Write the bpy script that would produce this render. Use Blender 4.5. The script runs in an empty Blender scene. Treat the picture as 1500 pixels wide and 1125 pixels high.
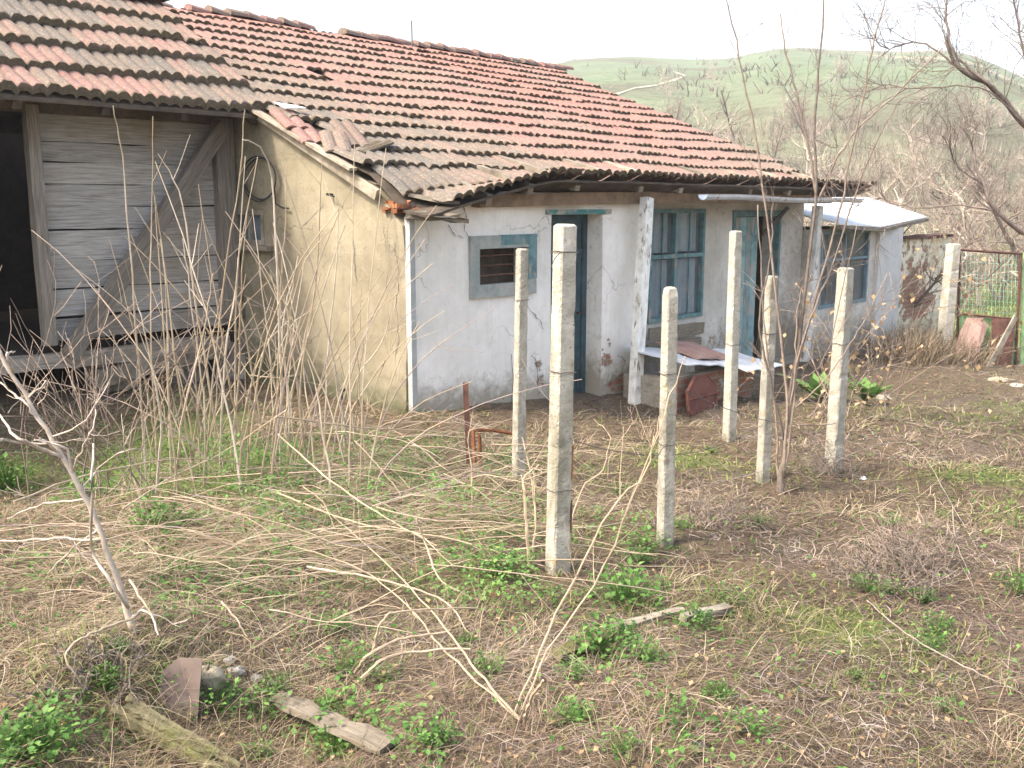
import bpy, math, random
import numpy as np
from mathutils import Vector
random.seed(7); rng = np.random.default_rng(7)
R = math.radians
# ------------------------------------------------------------------ camera, sky, sun, exposure
scene = bpy.context.scene
COL = scene.collection
PITCH = R(10.2); FPX = 1450.0
cam_d = bpy.data.cameras.new("camera"); cam = bpy.data.objects.new("camera", cam_d); COL.objects.link(cam)
cam.location = (0, 0, 0); cam.rotation_euler = (R(90) - PITCH, 0, 0)
cam_d.sensor_width = 36; cam_d.lens = FPX / 1500 * 36; cam_d.clip_start = 0.05; cam_d.clip_end = 8000
scene.camera = cam
SUN_EL = R(50); SUN_AZ = math.atan2(-0.90, -0.44)        # direction to the sun: left and a little behind
world = bpy.data.worlds.new("World"); scene.world = world; world.use_nodes = True
wn = world.node_tree.nodes; wl = world.node_tree.links
bg = wn['Background']; sky = wn.new('ShaderNodeTexSky'); sky.sky_type = 'NISHITA'; sky.sun_disc = False
sky.sun_elevation = SUN_EL; sky.sun_rotation = SUN_AZ; sky.air_density = 1.2; sky.dust_density = 6.0; sky.ozone_density = 1.0
wl.new(sky.outputs[0], bg.inputs[0]); bg.inputs[1].default_value = 0.15
sun_d = bpy.data.lights.new("sun", 'SUN'); sun = bpy.data.objects.new("sun", sun_d); COL.objects.link(sun)
sun_d.energy = 1.6; sun_d.angle = R(6.0); sun_d.color = (1.0, 0.93, 0.82)
sd = Vector((math.sin(SUN_AZ) * math.cos(SUN_EL), math.cos(SUN_AZ) * math.cos(SUN_EL), math.sin(SUN_EL)))
sun.rotation_euler = sd.to_track_quat('Z', 'Y').to_euler()
scene.view_settings.view_transform = 'Standard'; scene.view_settings.look = 'None'
scene.view_settings.exposure = 1.90; scene.view_settings.gamma = 1
scene.cycles.max_bounces = 6; scene.cycles.diffuse_bounces = 3; scene.cycles.transparent_max_bounces = 12
scene.cycles.volume_bounces = 0

# ------------------------------------------------------------------ geometry helpers
CP, SP = math.cos(PITCH), math.sin(PITCH)
def ray(px, py):
    u = (px - 750) / FPX; v = (562.5 - py) / FPX
    return np.array([u, CP + v * SP, -SP + v * CP])
def at(px, py, Y):
    d = ray(px, py); return d * (Y / d[1])
# value noise -----------------------------------------------------
def _h(ix, iy, s):
    n = (ix * 374761393 + iy * 668265263 + s * 974634777) & 0x7fffffff
    n = ((n ^ (n >> 13)) * 1274126177) & 0x7fffffff
    n = (n ^ (n >> 16)) & 0xffff
    return n / 65535.0
def vnoise(x, y, s=0):
    x = np.asarray(x, float); y = np.asarray(y, float)
    ix = np.floor(x).astype(np.int64); iy = np.floor(y).astype(np.int64)
    fx = x - ix; fy = y - iy; fx = fx * fx * (3 - 2 * fx); fy = fy * fy * (3 - 2 * fy)
    a = _h(ix, iy, s); b = _h(ix + 1, iy, s); c = _h(ix, iy + 1, s); d = _h(ix + 1, iy + 1, s)
    return (a * (1 - fx) + b * fx) * (1 - fy) + (c * (1 - fx) + d * fx) * fy - 0.5
def fbm(x, y, s=0, o=3):
    r = 0; a = 1
    for i in range(o):
        r = r + a * vnoise(np.asarray(x) * 2 ** i, np.asarray(y) * 2 ** i, s + i); a *= 0.5
    return r
# skyline of the near hill and the far plateau, as elevation angles by azimuth
def skyline(pts):
    az = []; el = []
    for px, py in pts:
        d = ray(px, py); az.append(math.atan2(d[0], d[1])); el.append(math.atan2(d[2], math.hypot(d[0], d[1])))
    return np.array(az), np.array(el)
NH = skyline([(-900, 230), (0, 230), (600, 190), (720, 130), (780, 104), (840, 93), (900, 88), (940, 88), (1000, 91), (1060, 92), (1090, 87), (1120, 79), (1160, 74), (1230, 78), (1310, 79), (1400, 77), (1440, 88), (1500, 116), (1600, 150), (2200, 190), (4000, 240)])
FH = skyline([(-900, 180), (400, 150), (650, 110), (740, 82), (800, 80), (840, 86), (880, 80), (940, 84), (1000, 86), (1080, 92), (1300, 110), (1500, 105), (2200, 170), (4000, 230)])
MOUNDS = []
def H(x, y):
    x = np.asarray(x, float); y = np.asarray(y, float)
    r = np.hypot(x, y)
    base = -1.65 - 0.045 * np.clip(x, -14, 14) - 0.04 * np.clip(y, -5, 30)
    near = np.clip(1 - r / 60, 0, 1)
    z = base + near * (0.10 * fbm(x * 0.9, y * 0.9, 3, 3) + 0.045 * fbm(x * 3.1, y * 3.1, 9, 3))
    for mx, my, mr, mh in MOUNDS:
        z = z + mh * np.exp(-((x - mx) ** 2 + (y - my) ** 2) / (2 * mr * mr))
    az = np.arctan2(x, y)
    t1 = np.interp(az, NH[0], np.tan(NH[1])) * 430
    t2 = np.interp(az, FH[0], np.tan(FH[1])) * 900
    k = np.clip((r - 45) / 385, 0, 1)
    z = np.where(r > 45, base + (t1 - base) * (k ** 1.25 * (1.6 - 0.6 * k)) + (k * (1 - k)) * 16 * fbm(x * .012, y * .012, 21, 4), z)
    k2 = np.clip((r - 430) / 130, 0, 1); k2 = k2 * k2 * (3 - 2 * k2)
    z = np.where(r > 430, t1 * (1 - 0.75 * k2), z)
    k3 = np.clip((r - 560) / 340, 0, 1)
    z = np.where(r > 560, t1 * 0.25 + (t2 - t1 * 0.25) * k3 + k3 * (1 - k3) * 40 * fbm(x * .004, y * .004, 31, 3), z)
    k4 = np.clip((r - 900) / 900, 0, 1)
    z = np.where(r > 900, t2 * (1 - k4), z)
    return z
def G(px, py, dz=0.0):
    d = ray(px, py); tt = np.geomspace(1.0, 90, 500); q = tt[:, None] * d[None, :]; b = q[:, 2] < H(q[:, 0], q[:, 1]) + dz
    i = int(np.argmax(b)) if b.any() else 499; lo, hi = tt[max(i - 1, 0)], tt[i]
    tt = np.linspace(lo, hi, 24); q = tt[:, None] * d[None, :]; b = q[:, 2] < H(q[:, 0], q[:, 1]) + dz; p = q[int(np.argmax(b)) if b.any() else -1]
    return np.array([p[0], p[1], float(H(p[0], p[1]))])
# house axes: corner C, T along the front, S away from the viewer
A_ = math.hypot(1350, 1473.5); T = np.array([1350, 1473.5, 0]) / A_; S = np.array([-1473.5, 1350, 0]) / A_
C = np.array([-0.98, 9.27, 0.0])
def W(t, s, z): return C + T * t + S * s + np.array([0, 0, z])
def on_s(px, py, s=0.0):                                  # (t, z) where the sight line meets the plane s
    d = ray(px, py); k = (np.dot(C, S) + s) / np.dot(d, S); p = d * k
    return float(np.dot(p - C, T)), float(p[2])
def on_t(px, py, t=0.0):
    d = ray(px, py); k = (np.dot(C, T) + t) / np.dot(d, T); p = d * k
    return float(np.dot(p - C, S)), float(p[2])
def HW(t, s): p = W(t, s, 0); return float(H(p[0], p[1]))

BASE = {}
def props(o, label=None, cat=None, group=None, kind=None):
    if label: o['label'] = label
    if cat: o['category'] = cat
    if group: o['group'] = group
    if kind: o['kind'] = kind
    return o
def thing(name, label, cat, loc, group=None):
    o = bpy.data.objects.new(name, None); COL.objects.link(o); o.empty_display_size = 0.1
    o.location = tuple(float(v) for v in loc); BASE[o.name] = np.array(loc, float)
    return props(o, label, cat, group)
class MB:
    def __init__(s): s.v = []; s.f = []; s.n = 0; s.r = []; s.e = []; s.uv = []; s.hasuv = False
    def add(s, vs, fs, rnd=0.5, edge=0.0, uv=None):
        vs = np.asarray(vs, float).reshape(-1, 3); k = len(vs)
        s.v.append(vs); s.f.extend([tuple(i + s.n for i in f) for f in fs])
        s.r.append(np.broadcast_to(np.asarray(rnd, float), (k,)).copy()); s.e.append(np.broadcast_to(np.asarray(edge, float), (k,)).copy())
        if uv is not None: s.hasuv = True; s.uv.append(np.asarray(uv, float).reshape(-1, 2))
        else: s.uv.append(np.zeros((k, 2)))
        s.n += k; return s
    def box8(s, c, rnd=0.5):       # 8 corners: bottom 4 then top 4
        s.add(c, [(3, 2, 1, 0), (4, 5, 6, 7), (0, 1, 5, 4), (1, 2, 6, 5), (2, 3, 7, 6), (3, 0, 4, 7)], rnd); return s
    def wbox(s, t0, t1, s0, s1, z0, z1, rnd=0.5):
        return s.box8([W(t0, s0, z0), W(t1, s0, z0), W(t1, s1, z0), W(t0, s1, z0), W(t0, s0, z1), W(t1, s0, z1), W(t1, s1, z1), W(t0, s1, z1)], rnd)
    def beam(s, a, b, w, h, up=(0, 0, 1), rnd=None, rough=0.0, seg=1, taper=1.0):   # box beam with slight irregularity
        a = np.asarray(a, float); b = np.asarray(b, float); d = b - a; L = np.linalg.norm(d); d = d / L
        up = np.asarray(up, float); x = np.cross(d, up); x /= np.linalg.norm(x); y = np.cross(x, d)
        rnd = random.random() if rnd is None else rnd
        vs = []; m = seg + 1; uv = []; ou = random.uniform(0, 9); ov = random.uniform(0, 9); per = [0, w, w + h, 2 * w + h]
        for i in range(m):
            k = i / seg; c = a + d * L * k; q = 1 + (taper - 1) * k
            for sx, sy in ((-1, -1), (1, -1), (1, 1), (-1, 1)):
                vs.append(c + x * (sx * w / 2 * q + random.uniform(-rough, rough)) + y * (sy * h / 2 * q + random.uniform(-rough, rough)))
                uv.append((ou + L * k, ov + per[len(uv) % 4]))
        fs = [(3, 2, 1, 0), (m * 4 - 4, m * 4 - 3, m * 4 - 2, m * 4 - 1)]
        for i in range(seg):
            for j in range(4):
                p = i * 4 + j; q = i * 4 + (j + 1) % 4; fs.append((p, q, q + 4, p + 4))
        s.add(vs, fs, rnd, 0.0, uv); return s
    def tube(s, pts, rad, sides=5, rnd=None, cap=True):
        pts = np.asarray(pts, float); n = len(pts)
        rad = np.broadcast_to(np.asarray(rad, float), (n,)) if np.ndim(rad) else np.full(n, rad)
        rnd = random.random() if rnd is None else rnd
        tan = np.gradient(pts, axis=0) if n > 1 else pts; tan /= (np.linalg.norm(tan, axis=1, keepdims=True) + 1e-9)
        ref = np.array([0.31, 0.17, 0.93]) if abs(tan[0][2]) < 0.9 else np.array([0.95, 0.2, 0.1])
        x = np.cross(tan, ref); x /= (np.linalg.norm(x, axis=1, keepdims=True) + 1e-9); y = np.cross(tan, x)
        an = np.arange(sides) * 2 * math.pi / sides
        vs = (pts[:, None, :] + rad[:, None, None] * (x[:, None, :] * np.cos(an)[None, :, None] + y[:, None, :] * np.sin(an)[None, :, None])).reshape(-1, 3)
        fs = []
        for i in range(n - 1):
            for j in range(sides):
                p = i * sides + j; q = i * sides + (j + 1) % sides; fs.append((p, q, q + sides, p + sides))
        if cap: fs.append(tuple(range(sides))[::-1]); fs.append(tuple((n - 1) * sides + j for j in range(sides)))
        s.add(vs, fs, rnd); return s
    def build(s, name, m, parent=None, origin=None, smooth=False, label=None, cat=None, group=None, kind=None):
        V = np.concatenate(s.v); me = bpy.data.meshes.new(name)
        b = BASE[parent.name] if parent is not None else (np.array(origin, float) if origin is not None else np.zeros(3))
        me.from_pydata((V - b).tolist(), [], s.f)
        a = me.attributes.new('rnd', 'FLOAT', 'POINT'); a.data.foreach_set('value', np.concatenate(s.r).astype(np.float32))
        a = me.attributes.new('edge', 'FLOAT', 'POINT'); a.data.foreach_set('value', np.concatenate(s.e).astype(np.float32))
        if s.hasuv:
            uv = np.concatenate(s.uv); ul = me.uv_layers.new(name='UVMap'); li = np.empty(len(me.loops), np.int32); me.loops.foreach_get('vertex_index', li)
            ul.data.foreach_set('uv', uv[li].astype(np.float32).ravel())
        for mm in (m if isinstance(m, (list, tuple)) else [m]): me.materials.append(mm)
        if smooth: me.polygons.foreach_set('use_smooth', np.ones(len(me.polygons), bool))
        me.update()
        o = bpy.data.objects.new(name, me); COL.objects.link(o)
        if parent is not None: o.parent = parent; BASE[o.name] = b
        else: o.location = tuple(b); BASE[o.name] = b
        return props(o, label, cat, group, kind)
def fastmesh(name, V, F4, rnd, mat_, origin=(0, 0, 0), edge=None, **kw):
    """big quad soup from numpy arrays"""
    me = bpy.data.meshes.new(name); V = np.asarray(V, np.float32) - np.asarray(origin, np.float32); n = len(F4)
    me.vertices.add(len(V)); me.vertices.foreach_set('co', V.ravel())
    k = F4.shape[1]
    me.loops.add(n * k); me.loops.foreach_set('vertex_index', F4.astype(np.int32).ravel())
    me.polygons.add(n); me.polygons.foreach_set('loop_start', np.arange(n, dtype=np.int32) * k)
    me.polygons.foreach_set('loop_total', np.full(n, k, np.int32))
    me.update(calc_edges=True)
    a = me.attributes.new('rnd', 'FLOAT', 'POINT'); a.data.foreach_set('value', np.asarray(rnd, np.float32))
    if edge is not None: a = me.attributes.new('edge', 'FLOAT', 'POINT'); a.data.foreach_set('value', np.asarray(edge, np.float32))
    me.materials.append(mat_)
    o = bpy.data.objects.new(name, me); COL.objects.link(o); o.location = origin
    props(o, **kw); return o

# ------------------------------------------------------------------ materials
def new_mat(name):
    m = bpy.data.materials.new(name); m.use_nodes = True; nt = m.node_tree
    return m, nt, nt.nodes['Principled BSDF']
def node(nt, typ, **kw):
    n = nt.nodes.new(typ)
    for k, v in kw.items():
        if k.startswith('i_'):
            n.inputs[k[2:].replace('_', ' ')].default_value = v
        else: setattr(n, k, v)
    return n
def c4(c): return (c[0], c[1], c[2], 1)
def coords(nt, kind, stretch=(1, 1, 1), rot=(0, 0, 0)):
    if kind == 'World': tc = node(nt, 'ShaderNodeNewGeometry'); kind = 'Position'
    else: tc = node(nt, 'ShaderNodeTexCoord')
    mp = node(nt, 'ShaderNodeMapping'); mp.inputs['Scale'].default_value = stretch; mp.inputs['Rotation'].default_value = rot
    nt.links.new(tc.outputs[kind], mp.inputs[0]); return mp.outputs[0]
def noise_(nt, vec, scale, detail=5, rough=0.6, dist=0.0):
    n = node(nt, 'ShaderNodeTexNoise'); n.inputs['Scale'].default_value = scale; n.inputs['Detail'].default_value = detail
    n.inputs['Roughness'].default_value = rough; n.inputs['Distortion'].default_value = dist
    nt.links.new(vec, n.inputs['Vector']); return n.outputs['Fac']
def ramp_(nt, fac, stops, interp='LINEAR'):
    r = node(nt, 'ShaderNodeValToRGB'); cr = r.color_ramp; cr.interpolation = interp
    while len(cr.elements) < len(stops): cr.elements.new(0.5)
    for e, (p, c) in zip(cr.elements, stops): e.position = p; e.color = c4(c) if len(c) == 3 else c
    nt.links.new(fac, r.inputs[0]); return r.outputs[0]
def mix_(nt, fac, a, b, mode='MIX'):
    m = node(nt, 'ShaderNodeMix', data_type='RGBA', blend_type=mode)
    for s, v in ((m.inputs[0], fac), (m.inputs[6], a), (m.inputs[7], b)):
        if isinstance(v, (int, float)): s.default_value = v
        elif isinstance(v, tuple): s.default_value = c4(v)
        else: nt.links.new(v, s)
    return m.outputs[2]
def math_(nt, op, a, b=0.5, clamp=False):
    m = node(nt, 'ShaderNodeMath', operation=op, use_clamp=clamp)
    for s, v in ((m.inputs[0], a), (m.inputs[1], b)):
        if isinstance(v, (int, float)): s.default_value = v
        else: nt.links.new(v, s)
    return m.outputs[0]
def step_(nt, fac, lo, hi):
    m = node(nt, 'ShaderNodeMapRange'); m.inputs[1].default_value = lo; m.inputs[2].default_value = hi
    nt.links.new(fac, m.inputs[0]); return m.outputs[0]
def attr_(nt, name): return node(nt, 'ShaderNodeAttribute', attribute_name=name).outputs['Fac']
def bump_(nt, bs, fac, strength, dist=0.01):
    b = node(nt, 'ShaderNodeBump'); b.inputs['Strength'].default_value = strength; b.inputs['Distance'].default_value = dist
    nt.links.new(fac, b.inputs['Height']); nt.links.new(b.outputs[0], bs.inputs['Normal'])
def simple(name, stops, scale=6, rough=0.85, bump=0.4, bdist=0.01, stretch=(1, 1, 1), rnd=0.35, layers=(), metallic=0, coord='World', rot=(0, 0, 0), sub=0.0, bscale=None, damp=False):
    m, nt, bs = new_mat(name); v = coords(nt, coord, stretch, rot)
    n = noise_(nt, v, scale, 6, 0.65); col = ramp_(nt, n, stops)
    for (c, sc, lo, hi, st) in layers:
        v2 = coords(nt, coord, st, rot); f = step_(nt, noise_(nt, v2, sc, 4, 0.6), lo, hi); col = mix_(nt, f, col, c)
    if rnd:
        g = math_(nt, 'ADD', math_(nt, 'MULTIPLY', attr_(nt, 'rnd'), 2 * rnd), 1 - rnd)
        cc = node(nt, 'ShaderNodeCombineColor'); [nt.links.new(g, cc.inputs[i]) for i in range(3)]
        col = mix_(nt, 1.0, col, cc.outputs[0], 'MULTIPLY')
    if damp: col = mix_(nt, step_(nt, math_(nt, 'ADD', attr_(nt, 'edge'), math_(nt, 'MULTIPLY', math_(nt, 'SUBTRACT', n, 0.5), 1.3)), 0.35, 0.8), col, (0.15, 0.145, 0.085))
    nt.links.new(col, bs.inputs['Base Color']); bs.inputs['Roughness'].default_value = rough; bs.inputs['Metallic'].default_value = metallic
    bs.inputs['Specular IOR Level'].default_value = 0.25
    if bump: bump_(nt, bs, noise_(nt, v, bscale or scale * 3, 6, 0.7), bump, bdist)
    return m
def ramp_mat(name, stops, rough=0.8, nscale=30, namt=0.3, sub=0.0, transl=0.0, spec=0.2):
    """colour picked by the per-vertex 'rnd' value, broken up by fine noise"""
    m, nt, bs = new_mat(name); v = coords(nt, 'Object')
    n = noise_(nt, v, nscale, 3, 0.6)
    f = math_(nt, 'ADD', attr_(nt, 'rnd'), math_(nt, 'MULTIPLY', math_(nt, 'SUBTRACT', n, 0.5), namt))
    col = ramp_(nt, f, stops); nt.links.new(col, bs.inputs['Base Color'])
    bs.inputs['Roughness'].default_value = rough; bs.inputs['Specular IOR Level'].default_value = spec
    if transl:
        tr = node(nt, 'ShaderNodeBsdfTranslucent'); nt.links.new(col, tr.inputs[0]); mx = node(nt, 'ShaderNodeMixShader'); mx.inputs[0].default_value = transl
        nt.links.new(bs.outputs[0], mx.inputs[1]); nt.links.new(tr.outputs[0], mx.inputs[2]); nt.links.new(mx.outputs[0], nt.nodes['Material Output'].inputs[0])
    return m
def wood_mat(name, stops, rough=0.85, grain=(1, 1, 14), rnd=0.3, stain=None, paint=None):
    m, nt, bs = new_mat(name); v = coords(nt, 'UV', grain); v2 = coords(nt, 'Object')
    n = noise_(nt, v, 3.5, 7, 0.7, 0.6); col = ramp_(nt, n, stops)
    if stain: col = mix_(nt, step_(nt, noise_(nt, v2, stain[1], 4, 0.6), stain[2], stain[3]), col, stain[0])
    if paint: col = mix_(nt, step_(nt, noise_(nt, v2, paint[1], 6, 0.7), paint[2], paint[3]), col, paint[0])
    g = math_(nt, 'ADD', math_(nt, 'MULTIPLY', attr_(nt, 'rnd'), 2 * rnd), 1 - rnd)
    cc = node(nt, 'ShaderNodeCombineColor'); [nt.links.new(g, cc.inputs[i]) for i in range(3)]
    col = mix_(nt, 1.0, col, cc.outputs[0], 'MULTIPLY'); nt.links.new(col, bs.inputs['Base Color'])
    bs.inputs['Roughness'].default_value = rough; bs.inputs['Specular IOR Level'].default_value = 0.2
    bump_(nt, bs, n, 0.6, 0.006); return m
M = {}
def plaster(name, base, dirt, lower, brick=True, cracks=0.5):
    """wall plaster in UV metres; 'edge' attribute = how far the plaster is worn away, 'rnd' = grime"""
    m, nt, bs = new_mat(name); v = coords(nt, 'UV'); 
    n1 = noise_(nt, v, 1.3, 6, 0.62); n2 = noise_(nt, v, 9, 6, 0.7); n3 = noise_(nt, v, 40, 3, 0.6)
    n0 = noise_(nt, v, 0.7, 5, 0.7, 0.4); col = ramp_(nt, n1, base); col = mix_(nt, math_(nt, 'MULTIPLY', step_(nt, n0, 0.48, 0.68), .55), col, dirt); col = mix_(nt, math_(nt, 'MULTIPLY', step_(nt, n2, 0.52, 0.72), 0.45), col, dirt)
    vs = coords(nt, 'UV', (5, 0.5, 1)); col = mix_(nt, math_(nt, 'MULTIPLY', step_(nt, noise_(nt, vs, 2.2, 5, 0.6), 0.52, 0.75), 0.4), col, dirt)
    gr = step_(nt, math_(nt, 'ADD', attr_(nt, 'rnd'), math_(nt, 'MULTIPLY', math_(nt, 'SUBTRACT', n2, 0.5), 1.1)), 0.35, 0.85)
    col = mix_(nt, gr, col, lower)
    vo = node(nt, 'ShaderNodeTexVoronoi', feature='DISTANCE_TO_EDGE'); vo.inputs['Scale'].default_value = 1.1
    wv = node(nt, 'ShaderNodeVectorMath', operation='ADD'); nn = node(nt, 'ShaderNodeTexNoise'); nn.inputs['Scale'].default_value = 3.5; nn.inputs['Detail'].default_value = 6
    sc = node(nt, 'ShaderNodeVectorMath', operation='SCALE'); sc.inputs['Scale'].default_value = 0.6
    nt.links.new(v, nn.inputs['Vector']); nt.links.new(nn.outputs['Color'], sc.inputs[0]); nt.links.new(v, wv.inputs[0]); nt.links.new(sc.outputs[0], wv.inputs[1]); nt.links.new(wv.outputs[0], vo.inputs['Vector'])
    ck = math_(nt, 'MULTIPLY', math_(nt, 'SUBTRACT', 1.0, step_(nt, vo.outputs['Distance'], 0.0, 0.012)), step_(nt, noise_(nt, v, 0.9, 2), 0.52, 0.62))
    col = mix_(nt, math_(nt, 'MULTIPLY', ck, cracks), col, (0.08, 0.07, 0.055))
    h = n3
    if brick:
        br = node(nt, 'ShaderNodeTexBrick'); br.inputs['Scale'].default_value = 1.0; br.inputs['Brick Width'].default_value = 0.27; br.inputs['Row Height'].default_value = 0.085
        br.inputs['Mortar Size'].default_value = 0.012; br.inputs['Color1'].default_value = (0.36, 0.13, 0.08, 1); br.inputs['Color2'].default_value = (0.26, 0.12, 0.085, 1); br.inputs['Mortar'].default_value = (0.30, 0.26, 0.2, 1)
        nt.links.new(wv.outputs[0] if False else v, br.inputs['Vector'])
        bc = mix_(nt, step_(nt, n2, 0.45, 0.65), br.outputs['Color'], (0.30, 0.24, 0.17))
        wf = math_(nt, 'ADD', attr_(nt, 'edge'), math_(nt, 'MULTIPLY', math_(nt, 'SUBTRACT', noise_(nt, v, 4.0, 6, 0.65), 0.5), 1.6))
        k = step_(nt, wf, 0.58, 0.62); rim = math_(nt, 'MULTIPLY', step_(nt, wf, 0.54, 0.58), math_(nt, 'SUBTRACT', 1.0, k))
        col = mix_(nt, k, col, bc); col = mix_(nt, math_(nt, 'MULTIPLY', rim, 0.6), col, (0.12, 0.1, 0.08))
        h = math_(nt, 'SUBTRACT', math_(nt, 'MULTIPLY', n3, 0.3), math_(nt, 'MULTIPLY', k, 0.8))
    nt.links.new(col, bs.inputs['Base Color']); bs.inputs['Roughness'].default_value = 0.9; bs.inputs['Specular IOR Level'].default_value = 0.15
    h = math_(nt, 'ADD', h, math_(nt, 'MULTIPLY', n2, 0.6)); bump_(nt, bs, h, 0.4, 0.014)
    return m
M['white_plaster'] = plaster('white_plaster', [(0.3, (0.74, 0.695, 0.61)), (0.6, (0.87, 0.835, 0.765))], (0.60, 0.565, 0.49), (0.36, 0.32, 0.25))
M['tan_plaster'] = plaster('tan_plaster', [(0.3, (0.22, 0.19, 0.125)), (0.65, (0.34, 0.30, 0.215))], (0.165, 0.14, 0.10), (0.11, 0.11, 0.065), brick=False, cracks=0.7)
M['grey_plaster'] = plaster('grey_plaster', [(0.3, (0.46, 0.435, 0.37)), (0.65, (0.68, 0.65, 0.585))], (0.33, 0.30, 0.25), (0.26, 0.22, 0.17))
M['garden_plaster'] = plaster('garden_plaster', [(0.3, (0.70, 0.61, 0.40)), (0.65, (0.80, 0.76, 0.62))], (0.42, 0.35, 0.22), (0.2, 0.17, 0.12))
def tile_mat():
    m, nt, bs = new_mat('clay_tile'); v = coords(nt, 'Object')
    n1 = noise_(nt, v, 7, 6, 0.7); n2 = noise_(nt, v, 45, 4, 0.7); n4 = noise_(nt, v, 1.2, 3, 0.5)
    f = math_(nt, 'ADD', attr_(nt, 'rnd'), math_(nt, 'MULTIPLY', math_(nt, 'SUBTRACT', n1, 0.5), 0.9))
    col = ramp_(nt, f, [(0.0, (0.125, 0.115, 0.10)), (0.28, (0.18, 0.142, 0.112)), (0.45, (0.215, 0.148, 0.118)), (0.62, (0.235, 0.142, 0.12)), (0.8, (0.255, 0.135, 0.115)), (1.0, (0.27, 0.13, 0.105))])
    col = mix_(nt, math_(nt, 'MULTIPLY', step_(nt, n2, 0.52, 0.66), 0.6), col, (0.36, 0.32, 0.27))
    col = mix_(nt, math_(nt, 'MULTIPLY', step_(nt, noise_(nt, v, 15, 6, 0.8), 0.53, 0.62), 0.75), col, (0.13, 0.115, 0.09))
    moss = step_(nt, math_(nt, 'ADD', attr_(nt, 'edge'), math_(nt, 'MULTIPLY', math_(nt, 'SUBTRACT', n1, 0.5), 1.0)), 0.5, 0.8)
    col = mix_(nt, moss, col, ramp_(nt, n2, [(0.3, (0.065, 0.052, 0.038)), (0.7, (0.145, 0.115, 0.072))]))
    nt.links.new(col, bs.inputs['Base Color']); bs.inputs['Roughness'].default_value = 0.92; bs.inputs['Specular IOR Level'].default_value = 0.1
    bump_(nt, bs, math_(nt, 'ADD', n2, math_(nt, 'MULTIPLY', moss, 0.8)), 0.7, 0.012); return m
M['tile'] = tile_mat()
M['moss'] = simple('moss', [(0.3, (0.03, 0.028, 0.015)), (0.7, (0.10, 0.095, 0.035))], 30, bump=0.8)
M['planks'] = wood_mat('weathered_planks', [(0.3, (0.17, 0.15, 0.125)), (0.5, (0.34, 0.32, 0.29)), (0.72, (0.47, 0.455, 0.43))], grain=(0.8, 16, 1), stain=((0.25, 0.19, 0.13), 1.1, 0.50, 0.75))
M['beam'] = wood_mat('old_beam', [(0.3, (0.12, 0.10, 0.08)), (0.55, (0.235, 0.205, 0.17)), (0.75, (0.34, 0.31, 0.27))], grain=(0.8, 14, 1))
M['wood'] = simple('grey_wood', [(0.3, (0.14, 0.115, 0.085)), (0.55, (0.27, 0.235, 0.18)), (0.75, (0.40, 0.37, 0.31))], 5, stretch=(1, 1, 1), bump=0.7)
M['shade_dark'] = simple('shade_dark_boards', [(0.3, (0.012, 0.010, 0.009)), (0.7, (0.035, 0.028, 0.022))], 6, bump=0.6)  # near-black boards: darkness of the barn interior put into their colour
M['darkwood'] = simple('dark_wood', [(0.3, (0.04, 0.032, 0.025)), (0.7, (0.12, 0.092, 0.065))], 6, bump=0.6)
M['brownwood'] = simple('brown_wood', [(0.3, (0.12, 0.08, 0.05)), (0.7, (0.24, 0.17, 0.11))], 6, bump=0.6)
M['whitewood'] = simple('flaking_white_paint', [(0.35, (0.42, 0.40, 0.35)), (0.5, (0.58, 0.57, 0.52)), (0.7, (0.68, 0.68, 0.64))], 7, layers=(((0.20, 0.17, 0.13), 14, 0.60, 0.66, (1, 1, 0.35)),), bump=0.5)
M['palewood'] = wood_mat('bleached_board', [(0.3, (0.10, 0.08, 0.058)), (0.5, (0.19, 0.16, 0.12)), (0.72, (0.30, 0.26, 0.20))], grain=(1.2, 26, 1), stain=((0.09, 0.075, 0.05), 12, .55, .7))
M['teal'] = simple('flaking_teal_paint', [(0.35, (0.07, 0.15, 0.155)), (0.6, (0.15, 0.26, 0.265))], 8, rough=0.7, layers=(((0.30, 0.28, 0.23), 11, 0.58, 0.64, (1, 1, 0.3)),), bump=0.4)
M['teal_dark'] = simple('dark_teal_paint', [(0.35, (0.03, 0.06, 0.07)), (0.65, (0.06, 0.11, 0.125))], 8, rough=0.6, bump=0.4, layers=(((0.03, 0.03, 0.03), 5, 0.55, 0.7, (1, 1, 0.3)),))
M['teal_grey'] = simple('worn_frame_paint', [(0.3, (0.30, 0.28, 0.23)), (0.7, (0.42, 0.40, 0.34))], 8, rough=0.8, layers=(((0.07, 0.21, 0.20), 3.0, 0.50, 0.56, (1, 1, 1)),), bump=0.5)
M['concrete'] = simple('post_concrete', [(0.3, (0.34, 0.31, 0.25)), (0.55, (0.50, 0.47, 0.39)), (0.75, (0.60, 0.57, 0.49))], 9, damp=True, bump=1.0, bdist=0.02, bscale=45,
    layers=(((0.36, 0.33, 0.27), 26, 0.57, 0.66, (1, 1, 1)), ((0.42, 0.33, 0.14), 11, 0.62, 0.72, (1, 1, 0.6)), ((0.20, 0.18, 0.15), 42, 0.65, 0.70, (1, 1, 1)), ((0.62, 0.60, 0.53), 24, 0.62, 0.70, (1, 1, 1)), ((0.27, 0.25, 0.19), 3.2, 0.56, 0.68, (1, 1, .4)), ((0.26, 0.26, 0.22), 4, 0.55, 0.8, (1, 1, .5))), rnd=0.12)
M['stone'] = simple('rough_stone', [(0.3, (0.20, 0.175, 0.14)), (0.7, (0.38, 0.345, 0.28))], 8, bump=0.9, bdist=0.02)
M['palestone'] = simple('pale_stone', [(0.3, (0.24, 0.20, 0.13)), (0.7, (0.38, 0.34, 0.26))], 10, bump=0.8, bdist=0.02)
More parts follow.
